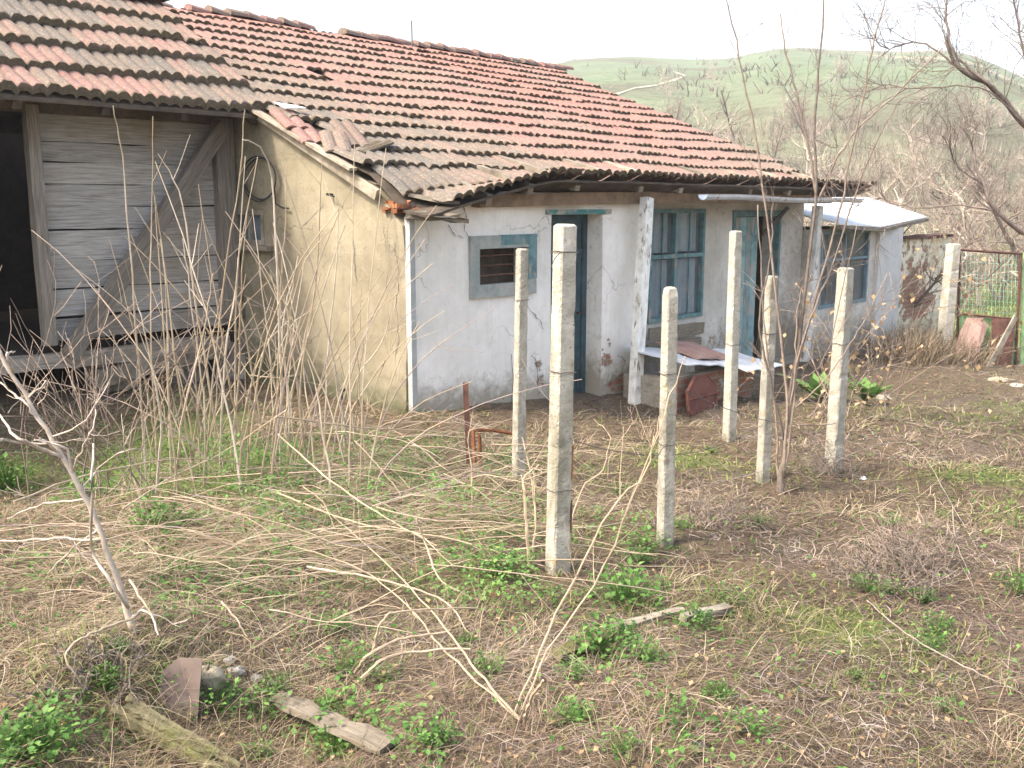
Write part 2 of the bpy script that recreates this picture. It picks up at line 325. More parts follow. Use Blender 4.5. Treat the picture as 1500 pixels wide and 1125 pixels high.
M['whitestone'] = simple('white_rubble', [(0.3, (0.24, 0.22, 0.18)), (0.7, (0.46, 0.44, 0.39))], 14, bump=0.8)
M['rust'] = simple('rust', [(0.3, (0.06, 0.032, 0.026)), (0.6, (0.13, 0.062, 0.045))], 12, bump=0.5, rough=0.85)
M['orange_rust'] = simple('orange_rust', [(0.3, (0.15, 0.06, 0.03)), (0.7, (0.30, 0.125, 0.055))], 14, bump=0.5)
M['rust_sheet'] = simple('brown_sheet', [(0.3, (0.095, 0.068, 0.055)), (0.65, (0.155, 0.118, 0.098))], 5, bump=0.25, rough=0.7, layers=(((0.10, 0.07, 0.05), 20, 0.6, 0.68, (1, 1, 1)),))
M['pink_sheet'] = simple('pinkish_sheet', [(0.3, (0.24, 0.14, 0.11)), (0.65, (0.36, 0.24, 0.20))], 5, bump=0.25, rough=0.7)
M['disc'] = simple('dark_red_rust', [(0.3, (0.11, 0.04, 0.03)), (0.65, (0.19, 0.08, 0.06))], 7, bump=0.4, rough=0.75)
M['zinc'] = simple('zinc_sheet', [(0.3, (0.50, 0.53, 0.56)), (0.7, (0.68, 0.71, 0.74))], 5, bump=0.2, rough=0.45, metallic=0.25, layers=(((0.28, 0.2, 0.15), 6, 0.64, 0.72, (1, 1, 1)),))
M['white_sheet'] = simple('white_sheet', [(0.3, (0.72, 0.73, 0.73)), (0.7, (0.82, 0.83, 0.83))], 3, bump=0.15, rough=0.5)
M['wire'] = simple('old_wire', [(0.3, (0.08, 0.07, 0.065)), (0.7, (0.16, 0.14, 0.125))], 20, bump=0)
M['black'] = simple('black_rubber', [(0.3, (0.02, 0.02, 0.02)), (0.7, (0.04, 0.04, 0.04))], 20, bump=0)
M['fabric'] = simple('pale_curtain', [(0.3, (0.50, 0.58, 0.62)), (0.7, (0.74, 0.79, 0.80))], 6, bump=0.2, rnd=0.5)
M['green_paint'] = simple('flaking_green_paint', [(0.35, (0.20, 0.36, 0.16)), (0.6, (0.34, 0.50, 0.24))], 9, layers=(((0.30, 0.13, 0.06), 8, 0.58, 0.64, (1, 1, 1)),), bump=0.3)
M['green_teal'] = simple('green_teal_paint', [(0.35, (0.16, 0.42, 0.32)), (0.6, (0.28, 0.55, 0.40))], 6, bump=0.2)
def glass_mat():
    m, nt, bs = new_mat('dusty_glass'); v = coords(nt, 'Object')
    col = ramp_(nt, noise_(nt, v, 5, 4), [(0.3, (0.08, 0.12, 0.145)), (0.7, (0.18, 0.24, 0.27))])
    nt.links.new(col, bs.inputs['Base Color']); bs.inputs['Roughness'].default_value = 0.12; bs.inputs['Alpha'].default_value = 0.30
    return m
M['glass'] = glass_mat()
M['bark'] = simple('grey_bark', [(0.3, (0.10, 0.08, 0.065)), (0.7, (0.22, 0.18, 0.15))], 25, bump=0.4, rnd=0.4)
M['bark_pale'] = simple('pale_bark', [(0.3, (0.27, 0.22, 0.17)), (0.7, (0.44, 0.38, 0.32))], 25, bump=0.3, rnd=0.35)
M['bark_pink'] = simple('pinkish_bark', [(0.3, (0.15, 0.115, 0.09)), (0.7, (0.29, 0.23, 0.185))], 25, bump=0.3, rnd=0.35)
M['bark_dark'] = simple('dark_twigs', [(0.3, (0.12, 0.095, 0.08)), (0.7, (0.25, 0.20, 0.175))], 25, bump=0.0, rnd=0.4)
M['stalk'] = ramp_mat('dry_stalk', [(0.0, (0.25, 0.20, 0.20)), (0.25, (0.36, 0.28, 0.20)), (0.55, (0.36, 0.285, 0.195)), (0.8, (0.45, 0.37, 0.27)), (1.0, (0.54, 0.47, 0.38))], nscale=18, namt=0.7)
M['straw'] = ramp_mat('dry_grass', [(0.0, (0.055, 0.038, 0.026)), (0.2, (0.115, 0.082, 0.056)), (0.45, (0.195, 0.142, 0.092)), (0.7, (0.29, 0.225, 0.145)), (1.0, (0.46, 0.39, 0.28))], transl=0.2, nscale=4, namt=0.25)
M['twig'] = ramp_mat('dead_twig_thatch', [(0.0, (0.05, 0.035, 0.028)), (0.4, (0.13, 0.09, 0.07)), (0.75, (0.225, 0.168, 0.138)), (1.0, (0.36, 0.30, 0.255))], nscale=4, namt=0.25)
M['grass'] = ramp_mat('green_grass', [(0.0, (0.09, 0.12, 0.03)), (0.5, (0.16, 0.21, 0.055)), (1.0, (0.33, 0.33, 0.12))], transl=0.35, nscale=4, namt=0.25)
M['leaf'] = ramp_mat('green_leaf', [(0.0, (0.04, 0.085, 0.018)), (0.5, (0.08, 0.18, 0.033)), (1.0, (0.18, 0.31, 0.08))], transl=0.3, nscale=8, namt=0.3, spec=0.3, rough=0.6)
M['dryleaf'] = ramp_mat('dry_leaf', [(0.0, (0.20, 0.13, 0.07)), (0.5, (0.38, 0.27, 0.15)), (1.0, (0.55, 0.43, 0.27))], transl=0.3)
M['mossylog'] = simple('mossy_log', [(0.3, (0.07, 0.06, 0.035)), (0.5, (0.16, 0.14, 0.075)), (0.72, (0.29, 0.26, 0.15))], 12, stretch=(1, 1, 1), bump=1.0, bdist=0.02, layers=(((0.12, 0.13, 0.03), 6, 0.5, 0.7, (1, 1, 1)),), rnd=0.2)
# ------------------------------------------------------------------ ground and hills
def px_mound(px, py, r, h):
    p = G(px, py); return (p[0], p[1], r, h)
MOUNDS = [px_mound(x, y, r, h) for x, y, r, h in [(1015, 592, .75, -.20), (1110, 570, .6, -.12), (40, 640, .9, -.34), (-80, 640, 1.2, -.3), (1330, 800, 0.25, 0.10), (1040, 780, 0.30, 0.05), (230, 1000, 0.28, 0.10), (380, 1060, 0.30, -0.14),
          (1140, 705, 0.3, 0.06), (1300, 545, 0.9, 0.22), (620, 640, 0.5, 0.12), (170, 640, 0.8, 0.05), (90, 960, 0.4, 0.08), (820, 900, 0.4, 0.05), (1330, 640, .5, .08), (1450, 720, .4, .08), (1010, 1040, .35, .07)]]
PATCH = []   # (x, y, radius, leafiness, grassiness)
for px, py, r, l, g in [(330, 690, 0.88, .9, .1), (440, 700, 0.94, 1, .1), (560, 690, 0.68, .8, .1), (230, 660, 0.94, .9, 0), (500, 770, 0.81, .8, .3), (440, 790, 0.47, .8, .2), (640, 760, .5, .5, .4), (700, 690, .4, .7, .3),
        (1000, 670, .6, .0, .7), (860, 690, .5, .2, .5), (1430, 690, .45, .1, .9), (1350, 605, 1.0, .1, .55), (1470, 600, .8, .1, .5), (1220, 920, .35, 0, .75), (1330, 960, .35, 0, .4), (1080, 890, .35, .0, .7), (940, 790, .3, .5, .3),
        (60, 1105, .16, .6, .1), (310, 850, .4, .4, .3), (560, 850, .4, .4, .5), (20, 700, .4, .8, .1), (640, 1090, .2, .3, .25), (880, 760, .4, .4, .3), (560, 920, .25, .2, .3), (50, 860, .4, .2, .3),
        (960, 900, .3, .12, .5), (1220, 580, .5, .5, .2), (1100, 860, .4, 0, .35), (930, 1090, .2, .25, .2), (700, 850, .35, .4, .3), (1490, 760, .4, .1, .5), (1280, 700, .4, .0, .2), (140, 1010, .4, .0, .4), (500, 1090, .13, .4, .2)]:
    p = G(px, py); PATCH.append((p[0], p[1], r, l, g))
def dens(x, y):
    L = np.zeros_like(x); Gd = np.zeros_like(x)
    for a, b, r, l, g in PATCH:
        k = np.exp(-((x - a) ** 2 + (y - b) ** 2) / (2 * (r * .8) ** 2)); L = np.maximum(L, l * k); Gd = np.maximum(Gd, g * k)
    n = fbm(x * 1.5, y * 1.5, 77, 4); far = np.clip((y - 24) / 16, 0, 1)
    L = np.clip(L + n * .5 * (L > .05), 0, 1); Gd = np.clip(Gd + n * .35 - .04, 0, 1)
    return L * (1 - far), np.maximum(Gd, far * (0.75 + n * .5))
def polar(name, radii, n_az, mat_):
    az = np.linspace(-math.pi, math.pi, n_az + 1); rr, aa = np.meshgrid(radii, az, indexing='ij')
    x = rr * np.sin(aa); y = rr * np.cos(aa); z = H(x, y)
    V = np.stack([x.ravel(), y.ravel(), z.ravel()], 1); k = n_az + 1
    i, j = np.meshgrid(np.arange(len(radii) - 1), np.arange(n_az), indexing='ij'); a = (i * k + j).ravel()
    F = np.stack([a, a + k, a + k + 1, a + 1], 1); L, Gd = dens(V[:, 0], V[:, 1])
    o = fastmesh(name, V, F, np.maximum(L, Gd), mat_, kind='structure'); o.data.polygons.foreach_set('use_smooth', np.ones(len(F), bool)); return o
def ground_mat():
    m, nt, bs = new_mat('soil_and_thatch'); v = coords(nt, 'Object'); n1 = noise_(nt, v, 2.2, 8, 0.7); n2 = noise_(nt, v, 28, 6, 0.75)
    vs = coords(nt, 'Object', (1, 1, 1)); n3 = noise_(nt, vs, 0.6, 3)
    col = ramp_(nt, n2, [(0.3, (0.05, 0.038, 0.026)), (0.5, (0.11, 0.085, 0.057)), (0.72, (0.22, 0.175, 0.115))])
    col = mix_(nt, step_(nt, n1, 0.42, 0.7), col, (0.14, 0.10, 0.066)); col = mix_(nt, math_(nt, 'MULTIPLY', step_(nt, n3, .5, .65), .4), col, (0.15, 0.12, 0.10))
    g = ramp_(nt, n2, [(0.3, (0.06, 0.10, 0.02)), (0.7, (0.18, 0.24, 0.07))])
    f = step_(nt, math_(nt, 'ADD', attr_(nt, 'rnd'), math_(nt, 'MULTIPLY', math_(nt, 'SUBTRACT', n2, 0.5), 0.8)), 0.35, 0.75)
    col = mix_(nt, math_(nt, 'MULTIPLY', f, .8), col, g); nt.links.new(col, bs.inputs['Base Color']); bs.inputs['Roughness'].default_value = 0.95; bs.inputs['Specular IOR Level'].default_value = 0.1
    bump_(nt, bs, n2, 0.9, 0.03); return m
def hill_mat():
    m, nt, bs = new_mat('hillside_pasture'); v = coords(nt, 'Object', (1, 1, 1.5)); n1 = noise_(nt, v, 0.011, 6, 0.6, 0.5); n2 = noise_(nt, v, 0.12, 6, 0.7); n3 = noise_(nt, v, 0.028, 5, 0.6)
    g = ramp_(nt, n2, [(0.3, (0.105, 0.14, 0.08)), (0.7, (0.155, 0.19, 0.115))]); b = ramp_(nt, n2, [(0.3, (0.12, 0.125, 0.08)), (0.7, (0.20, 0.18, 0.125))])
    geo = node(nt, 'ShaderNodeNewGeometry'); sx = node(nt, 'ShaderNodeSeparateXYZ'); nt.links.new(geo.outputs['Position'], sx.inputs[0])
    hz = step_(nt, math_(nt, 'ADD', sx.outputs['Z'], math_(nt, 'MULTIPLY', n1, 30)), 58, 72)      # rough scrub near the top
    lz = math_(nt, 'SUBTRACT', 1.0, step_(nt, math_(nt, 'ADD', sx.outputs['Z'], math_(nt, 'MULTIPLY', n1, 24)), 16, 34))
    col = mix_(nt, math_(nt, 'MULTIPLY', hz, .8), g, b); col = mix_(nt, math_(nt, 'MULTIPLY', lz, .75), col, b)
    col = mix_(nt, step_(nt, n3, 0.52, 0.60), col, (0.115, 0.115, 0.075)); col = mix_(nt, math_(nt, 'MULTIPLY', step_(nt, n1, 0.60, 0.66), .7), col, (0.36, 0.29, 0.21))
    nt.links.new(col, bs.inputs['Base Color']); bs.inputs['Roughness'].default_value = 1; bs.inputs['Specular IOR Level'].default_value = 0; bump_(nt, bs, n2, 1.0, 2.5); return m
def far_mat():
    m, nt, bs = new_mat('quarried_plateau'); v = coords(nt, 'Object', (1, 1, 4)); n = noise_(nt, v, 0.006, 7, 0.6, .4); n2 = noise_(nt, coords(nt, 'Object', (1, 1, 6)), 0.012, 5, 0.6)
    col = ramp_(nt, n, [(0.3, (0.05, 0.085, 0.04)), (0.5, (0.07, 0.08, 0.055)), (0.62, (0.10, 0.07, 0.06))]); col = mix_(nt, step_(nt, n2, 0.57, 0.61), col, (0.62, 0.58, 0.52))
    nt.links.new(col, bs.inputs['Base Color']); bs.inputs['Roughness'].default_value = 1; bs.inputs['Specular IOR Level'].default_value = 0; return m
polar('ground', np.concatenate([np.linspace(0.05, 1.5, 6), np.geomspace(1.6, 60, 260)]), 520, ground_mat())
polar('hillside', np.geomspace(60, 560, 90), 300, hill_mat())
polar('distant_hills', np.geomspace(560, 2200, 60), 240, far_mat())

def gfar(px, py):
    d = ray(px, py); tt = np.geomspace(60, 2000, 3000); q = tt[:, None] * d[None, :]; b = q[:, 2] < H(q[:, 0], q[:, 1]); return q[int(np.argmax(b))] if b.any() else None
trk = []
_tp = [(880, 150), (905, 138), (930, 130), (960, 126), (985, 119), (1003, 112), (990, 106), (965, 103)]
for (x0, y0), (x1, y1) in zip(_tp[:-1], _tp[1:]):
    for k in np.linspace(0, 1, 8)[:-1]:
        q = gfar(x0 + (x1 - x0) * k, y0 + (y1 - y0) * k)
        if q is not None and q[1] < 430: trk.append(q)
if len(trk) > 4:
    trk = np.array(trk); dd = np.gradient(trk, axis=0); nn_ = np.stack([-dd[:, 1], dd[:, 0]], 1); nn_ /= np.linalg.norm(nn_, axis=1, keepdims=True) + 1e-9; P = []
    for q, n_ in zip(trk, nn_):
        for sg in (-1, 1): hw_ = .38 + .15 * math.sin(q[0] * .9); xx, yy = q[0] + n_[0] * hw_ * sg, q[1] + n_[1] * hw_ * sg; P.append([xx, yy, float(H(xx, yy)) + .12])
    mb = MB(); mb.add(P, [(2 * i, 2 * i + 1, 2 * i + 3, 2 * i + 2) for i in range(len(trk) - 1)]); mb.build('dirt_track', simple('pale_dirt', [(0.3, (0.26, 0.24, 0.16)), (0.7, (0.38, 0.34, 0.26))], .2, bump=0), origin=(0, 0, 0), kind='structure')
# ------------------------------------------------------------------ walls
def wall(mb, fn, u0, u1, v0, top, openings=(), depth=0.3, res=0.09, wear=None, grime_shade=None, amp=0.02, seed=0):
    """fn(u, v, n): metres along, height, depth behind the face. A grid with real reveals at the openings."""
    us = sorted(set(np.round(np.concatenate([np.arange(u0, u1, res), [u1]] + [[o[0], o[1]] for o in openings]), 4)))
    vt = max(top(u) for u in us); vs = sorted(set(np.round(np.concatenate([np.arange(v0, vt, res), [vt]] + [[o[2], o[3]] for o in openings]), 4)))
    us = np.array(us); vs = np.array(vs); nu, nv = len(us), len(vs)
    tp = np.array([top(u) for u in us]); U, Vv = np.meshgrid(us, vs, indexing='ij'); Vc = np.minimum(Vv, tp[:, None])
    D = amp * fbm(U * 1.3 + seed, Vc * 1.3, seed, 4)
    for n_, sgn in ((0.0, 1), (depth, 0)):
        N = n_ + (D if sgn else 0)
        P = fn(U.ravel(), Vc.ravel(), np.asarray(N + np.zeros_like(U)).ravel())
        w = wear(U.ravel(), Vc.ravel()) if wear else 0.0; g = grime_shade(U.ravel(), Vc.ravel()) if grime_shade else 0.2
        fs = []
        for i in range(nu - 1):
            uc = (us[i] + us[i + 1]) / 2
            for j in range(nv - 1):
                vc = (vs[j] + vs[j + 1]) / 2
                if vs[j] >= min(tp[i], tp[i + 1]) - 1e-4 and vs[j] >= max(tp[i], tp[i + 1]) - 1e-4: continue
                if any(a < uc < b and c < vc < d for a, b, c, d in openings): continue
                a = i * nv + j; f = (a, a + nv, a + nv + 1, a + 1); fs.append(f if sgn else f[::-1])
        mb.add(P, fs, g, w, np.stack([U.ravel(), Vc.ravel()], 1))
    def strip(a, b):       # reveal quad strip between front and back
        m_ = 8; k = np.linspace(0, 1, m_); uu = a[0] + (b[0] - a[0]) * k; vv = a[1] + (b[1] - a[1]) * k
        dd = amp * fbm(uu * 1.3 + seed, vv * 1.3, seed, 4); P0 = fn(uu, vv, dd); P1 = fn(uu, vv, np.full(m_, depth))
        P = np.concatenate([P0, P1]); w = (wear(uu, vv) * .7 if wear else np.zeros(m_)); g = grime_shade(uu, vv) + .2 if grime_shade else np.full(m_, .3)
        uvp = np.concatenate([np.stack([uu, vv], 1), np.stack([uu + (0 if a[0] != b[0] else depth), vv + (depth if a[0] != b[0] else 0)], 1)])
        mb.add(P, [(i, i + 1, i + 1 + m_, i + m_) for i in range(m_ - 1)], np.tile(g, 2), np.tile(w, 2), uvp)
    for a, b, c, d in openings:
        strip((a, c), (b, c)); strip((b, c), (b, d)); strip((b, d), (a, d)); strip((a, d), (a, c))
    strip((u0, v0), (u0, tp[0])); strip((u1, tp[-1]), (u1, v0))
    for i in range(0, nu - 1): 
        P = np.concatenate([fn(us[i:i + 2], tp[i:i + 2], D[i:i + 2, -1]), fn(us[i:i + 2], tp[i:i + 2], np.full(2, depth))]); mb.add(P, [(0, 1, 3, 2)], 0.3, 0.2)
    return mb
def fS(s0):        # wall lying in plane s = s0 facing the viewer, u = t
    def f(u, v, n): return C + np.outer(u, T) + np.outer(s0 + np.asarray(n), S) + np.outer(v, [0, 0, 1])
    return f
def fT(t0, sg=1):       # wall lying in plane t = t0 facing -T (sg=1) , u = s
    def f(u, v, n): return C + np.outer(t0 + sg * np.asarray(n), T) + np.outer(u, S) + np.outer(v, [0, 0, 1])
    return f
def gauss(items):
    def w(u, v):
        r = np.zeros_like(np.asarray(u, float))
        for a, b, ru, rv, h in items: r = np.maximum(r, h * np.exp(-(((u - a) / ru) ** 2 + ((v - b) / rv) ** 2)))
        return r
    return w
# ------------------------------------------------------------------ farmhouse
def zr(s):
    s = np.abs(np.asarray(s, float)); s = np.where(s > 6.4, 12.8 - s, s)
    z = 2.73 - (6.4 - s) * 0.40; return np.where(s < 0.6, 0.41 - (0.6 - s) * 0.33, z)
def roof_z(t, s):
    t = np.asarray(t, float); s = np.asarray(s, float)
    d = -0.36 * np.clip(1 - t / 1.8, 0, 1) ** 1.2 * np.clip(1 - (s + .35) / .75, 0, 1)
    return zr(s) + d + 0.05 * fbm(t * .45, s * .5, 5, 3) * np.clip((s + .3), 0.3, 1)
LT = 9.55; LW = 8.72
root = thing('farmhouse', 'long whitewashed farmhouse with sagging red clay tile roof and ochre gable end', 'house', W(0, 0, HW(0, 0)))
op_win = (on_s(690, 350)[0], on_s(779, 348)[0], on_s(686, 434)[1], on_s(686, 352)[1])
op_door = (on_s(808, 318)[0], on_s(883, 318)[0], on_s(860, 590)[1], on_s(850, 314)[1])
E1 = on_s(934, 400)[0]
gb = lambda u, v: np.clip(1.15 - (v - (-2.0 - 0.055 * u)) / 0.42, 0, 1) * .85 + 0.12
dl, dr = op_door[0], op_door[1]
mb = MB(); wall(mb, fS(0), 0.07, E1, -3.0, lambda u: 0.15 if u > 1.35 else -0.12 + 0.20 * u, [op_win, op_door], 0.34,
    wear=gauss([(dr + .12, -1.75, .20, .30, .75), (dl - .18, -1.55, .22, .35, .55), (E1 - .25, -1.35, .14, .15, .52), (dr + .5, -2.1, .5, .22, .75), (0.3, -2.1, .6, .16, .6), (dl - .5, -2.15, .4, .16, .6), (dr + .05, -1.15, .08, .12, .5), (1.9, -1.9, .2, .3, .45), (.1, -.1, .2, .12, .5)]), grime_shade=gb, seed=3)
mb.build('front_wall', M['white_plaster'], root)
mb = MB(); mb.wbox(0.012, 0.075, -0.035, 0.035, -3, -0.10, .4); mb.build('corner_strip', M['teal_grey'], root) if False else mb.build('corner_strip', simple('grey_render', [(0.3, (0.34, 0.35, 0.33)), (0.7, (0.46, 0.47, 0.45))], 8, bump=.4), root)
# gable end, roughly plastered in ochre mud
gable_top = lambda u: float(zr(u)) - (0.17 if u > .45 else 0.17 + (0.45 - u) * .55)
gw = [on_t(347, 360)[0], on_t(390, 360)[0]]; gwz = [on_t(370, 358)[1], on_t(370, 308)[1]]
op_g = (min(gw), max(gw), gwz[0], gwz[1])
mb = MB(); wall(mb, fT(0.0), 0.03, 12.8, -3.0, gable_top, [op_g], 0.34, grime_shade=lambda u, v: np.clip(1.05 - (v + 2.0) / .55, 0, 1) * .8 + .1 + .28 * np.clip(u - .9, 0, 1.4) / 1.4, amp=0.05, seed=11, res=.11)  # dirty foot; damp and the barn's shade painted in away from the corner
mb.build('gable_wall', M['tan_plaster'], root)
mb = MB(); wall(mb, fT(LW, -1), 0.70, 12.8, -3.0, lambda u: float(zr(u)) - .17, [], 0.34, seed=12, res=.3); mb.build('far_gable_wall', M['tan_plaster'], root)
mb = MB(); mb.wbox(0.4, LW - .4, 12.45, 12.78, -3.2, -.05); mb.build('back_wall', M['tan_plaster'], root)
# porch wall, set back, with glazed window and door
RS = 0.38
pw = (on_s(956, 305, RS)[0] - .05, on_s(1033, 305, RS)[0], on_s(990, 468, RS)[1], on_s(990, 306, RS)[1])
pd = (on_s(1074, 310, RS)[0], on_s(1144, 310, RS)[0], on_s(1100, 535, RS)[1], on_s(1100, 308, RS)[1])
mb = MB(); wall(mb, fS(RS), E1 - .3, LW, -3.1, lambda u: 0.06, [pw, pd], 0.3, wear=gauss([(pw[1] + .35, -1.9, .3, .5, .5), (7.9, -1.9, .6, .5, .5), (5.6, -1.1, .15, .2, .45)]),
    grime_shade=lambda u, v: np.clip(1.0 - (v + 2.25) / .9, 0, 1) * .7 + .12 + .25 * (u > pd[1]), seed=5)
mb.build('porch_wall', M['grey_plaster'], root)
mb = MB(); wall(mb, fT(E1, -1), 0.03, RS + .02, -3.0, lambda u: 0.06, [], 0.1, seed=8); mb.build('return_wall', M['grey_plaster'], root)
mb = MB(); mb.wbox(E1 + .05, LW - .05, -.05, RS, -3.2, -2.36); mb.build('porch_step', M['stone'], root)
# dark interior: floor and an inner partition so the openings look into a real room
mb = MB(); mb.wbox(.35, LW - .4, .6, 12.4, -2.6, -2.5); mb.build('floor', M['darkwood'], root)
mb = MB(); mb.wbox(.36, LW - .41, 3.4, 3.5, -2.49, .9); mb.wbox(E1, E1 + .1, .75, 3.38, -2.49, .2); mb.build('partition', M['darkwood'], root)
# roof
def tile_rows(mb, zf, t0f, t1f, edges, width=0.27, tone=lambda t, s: .5, skip=(), lift=0.033, thick=0.026):
    k = 9; uu = np.linspace(0, 1, k); prof = 0.026 * np.abs(np.sin(uu * 2 * math.pi)) ** 0.8; prof[0] = prof[-1] = -.022
    for r in range(len(edges) - 1):
        sa, sb = edges[r], edges[r + 1]; dirs = 1 if sb > sa else -1
        t0, t1 = t0f(r), t1f(r); n = int(round((t1 - t0) / width)); off = random.uniform(-.03, .03)
        for i in range(n):
            if (r, i) in skip: continue
            ta = t0 + i * width + off + random.uniform(-.006, .006); jd = random.gauss(0, .008); jz = random.gauss(0, .005); tw = random.gauss(0, .012)
            if r > 0 and random.random() < .03: jd -= .05 * dirs; tw += .04
            rr = tone(ta, sa); rows = []
            ss = [(sa + jd, lift, 1.0), (sa + jd + (sb - sa) * .10, lift * .92, random.uniform(.25, .6)), (sa + jd + (sb - sa) * .35, lift * .7, .12), (sb + (sb - sa) * .12, -.004, 0.0)]
            P = []; E = []
            for q, (s_, l_, e_) in enumerate(ss):
                t_ = ta + uu * width * 1.03 + tw * (s_ - sa); lump = (np.abs(vnoise(t_ * 18, s_ * 9 + r, 4)) * .035 if q < 2 else 0)
                z_ = zf(t_, np.full(k, s_)) + prof + l_ + jz + lump; P.append(C + np.outer(t_, T) + np.full((k, 1), s_) * S + np.outer(z_, [0, 0, 1])); E += [e_ * random.uniform(.55, 1.0)] * k
            t_ = ta + uu * width * 1.02; zb = zf(t_, np.full(k, sa)) + prof + lift + jz - thick - np.abs(vnoise(t_ * 23, r * 3.3, 8)) * .03
            P.insert(0, C + np.outer(t_, T) + np.full((k, 1), sa + jd + .012 * dirs) * S + np.outer(zb, [0, 0, 1])); E = [1.0] * k + E
            fs = [(q * k + j, q * k + j + 1, (q + 1) * k + j + 1, (q + 1) * k + j) for q in range(4) for j in range(k - 1)]
            if dirs < 0: fs = [f[::-1] for f in fs]
            mb.add(np.concatenate(P), fs, rr, E)
NR = 16; ed = list(np.linspace(-.36, 6.38, NR + 1))
def tone(t, s):
    red = np.clip((s - 1.0) / 4.5, 0, 1) * .40 + .36 + .08 * (t > 6); v = red + random.gauss(0, .075) + .5 * float(fbm(t * .5, s * .6, 55, 2)); return float(np.clip(v, 0.02, .98))
mb = MB(); t0s = {0: .27, 1: .02, 2: -.12, 3: .62, 4: .30, 5: -.02}
tile_rows(mb, roof_z, lambda r: t0s.get(r, -.16), lambda r: LT + .05 + .04 * (r % 3), ed, tone=tone, skip=[(9, 7), (12, 3)])
rt = mb.build('roof', M['tile'], root)
mb = MB(); tile_rows(mb, roof_z, lambda r: -.16, lambda r: LT + .15, [13.16 - (e + .36) for e in ed], tone=tone); mb.build('back_roof', M['tile'], root)
mb = MB()
for i in range(34):
    ta = -.2 + i * .305; 
    if i in (5, 13, 14):
        if mb.n: mb.build('ridge_tiles', M['tile'], rt); mb = MB()
        continue
    jz = random.uniform(-.01, .03); a = W(ta, 6.4 + random.gauss(0, .02), 2.74 + jz + float(roof_z(ta, 6.38) - zr(6.38))); b = W(ta + .33, 6.4 + random.gauss(0, .02), 2.72 + random.uniform(-.02, .03) + float(roof_z(ta, 6.38) - zr(6.38)))
    n = 7; ang = np.linspace(-.15, math.pi + .15, n); vs = []
    for p, rr_ in ((a, .12), (b, .10)):
        for q in ang: vs.append(p + S * (-math.cos(q) * rr_) + np.array([0, 0, math.sin(q) * rr_ * .75]))
    mb.add(vs, [(j, j + 1, j + 1 + n, j + n) for j in range(n - 1)] + [tuple(range(n))[::-1]], random.uniform(.3, .75), [random.uniform(0, .6) for _ in vs])
mb.build('ridge_tiles', M['tile'], rt)
mb = MB()      # boarding under the tiles
for sg in (0, 1):
    ts = np.linspace(-.04, LT, 60); sv = np.linspace(-.335, 6.38, 44); tt_, ss_ = np.meshgrid(ts, sv, indexing='ij'); s2 = 12.8 - ss_ if sg else ss_; zz_ = roof_z(np.maximum(tt_, 0), s2)
    P = C + tt_.ravel()[:, None] * T + s2.ravel()[:, None] * S + np.outer(zz_.ravel() - .055, [0, 0, 1]); n = 44; m_ = len(P)
    f = [(i * n + j, (i + 1) * n + j, (i + 1) * n + j + 1, i * n + j + 1) for i in range(59) for j in range(n - 1)]; e = [(i * n, (i + 1) * n) for i in range(59)] + [(j + 1, j) for j in range(n - 1)] + [(59 * n + j, 59 * n + j + 1) for j in range(n - 1)]
    mb.add(np.concatenate([P, P - [0, 0, .022]]), f + [tuple(i + m_ for i in g[::-1]) for g in f] + [(a_, b_, b_ + m_, a_ + m_) for a_, b_ in e])
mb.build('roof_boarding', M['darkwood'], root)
for tt in [on_s(x, 290, -.3)[0] for x in (722, 783, 852, 945, 1003)] + [5.9, 7.0, 8.1, 9.2]:
    mb = MB(); z = float(roof_z(tt, 0)) - .13; mb.beam(W(tt, -.25, float(roof_z(tt, -.3)) - .10), W(tt, 1.6, float(roof_z(tt, 1.6)) - .12), .085, .11, rough=.004, seg=3); mb.build('rafter', M['wood'], root)
mb = MB(); a = W(on_s(690, 300)[0], -.05, .05); mb.beam(a, W(E1 + .1, -.05, .10), .12, .13, rough=.006, seg=8); mb.build('wall_plate', M['brownwood'], root)
mb = MB(); mb.beam(W(E1 + .12, -.02, .10), W(LW, -.02, .10), .12, .13, rough=.004, seg=8); mb.build('porch_beam', M['brownwood'], root)
# verge boards along the gable
mb = MB(); mb.beam(W(-.07, .32, .10), W(-.07, 3.2, .10 + .4 * 2.88 + .13), .03, .10, up=S * -.4 + np.array([0, 0, 1]), rough=.003, seg=6); mb.build('verge_board', M['wood'], root)
mb = MB(); mb.beam(W(-.12, .6, .34), W(-.12, 3.2, .34 + .4 * 2.6), .10, .028, up=S * -.4 + np.array([0, 0, 1]), rough=.004, seg=6); mb.build('verge_board', M['wood'], root)
# small barred window in the white wall
def window_frame(mb, o, s0, s1, w, splits_t=(), splits_z=(), thin=.6):
    a, b, c, d = o
    mb.wbox(a, b, s0, s1, d - w, d); mb.wbox(a, b, s0, s1, c, c + w); mb.wbox(a, a + w, s0 + .002, s1 - .002, c + w, d - w); mb.wbox(b - w, b, s0 + .002, s1 - .002, c + w, d - w)
    for k in splits_t: x = a + (b - a) * k; mb.wbox(x - w * thin / 2, x + w * thin / 2, s0 + .004, s1 - .004, c + w, d - w)
    for k in splits_z: z = c + (d - c) * k; mb.wbox(a + w, b - w, s0 + .006, s1 - .006, z - w * thin / 2, z + w * thin / 2)
    return mb
o = op_win; wn_ = MB(); window_frame(wn_, (o[0] - .04, o[1] + .04, o[2] - .03, o[3] + .04), -.035, .06, .13); wo = wn_.build('window', simple('worn_grey_paint', [(0.3, (0.22, 0.27, 0.25)), (0.5, (0.33, 0.345, 0.31)), (0.7, (0.42, 0.41, 0.36))], 7, bump=.5), root, label='small square window with peeling teal frame and rusty bars')
mb = MB(); A0, A1, Z0, Z1 = o[0] - .04, o[1] + .04, o[2] - .03, o[3] + .04
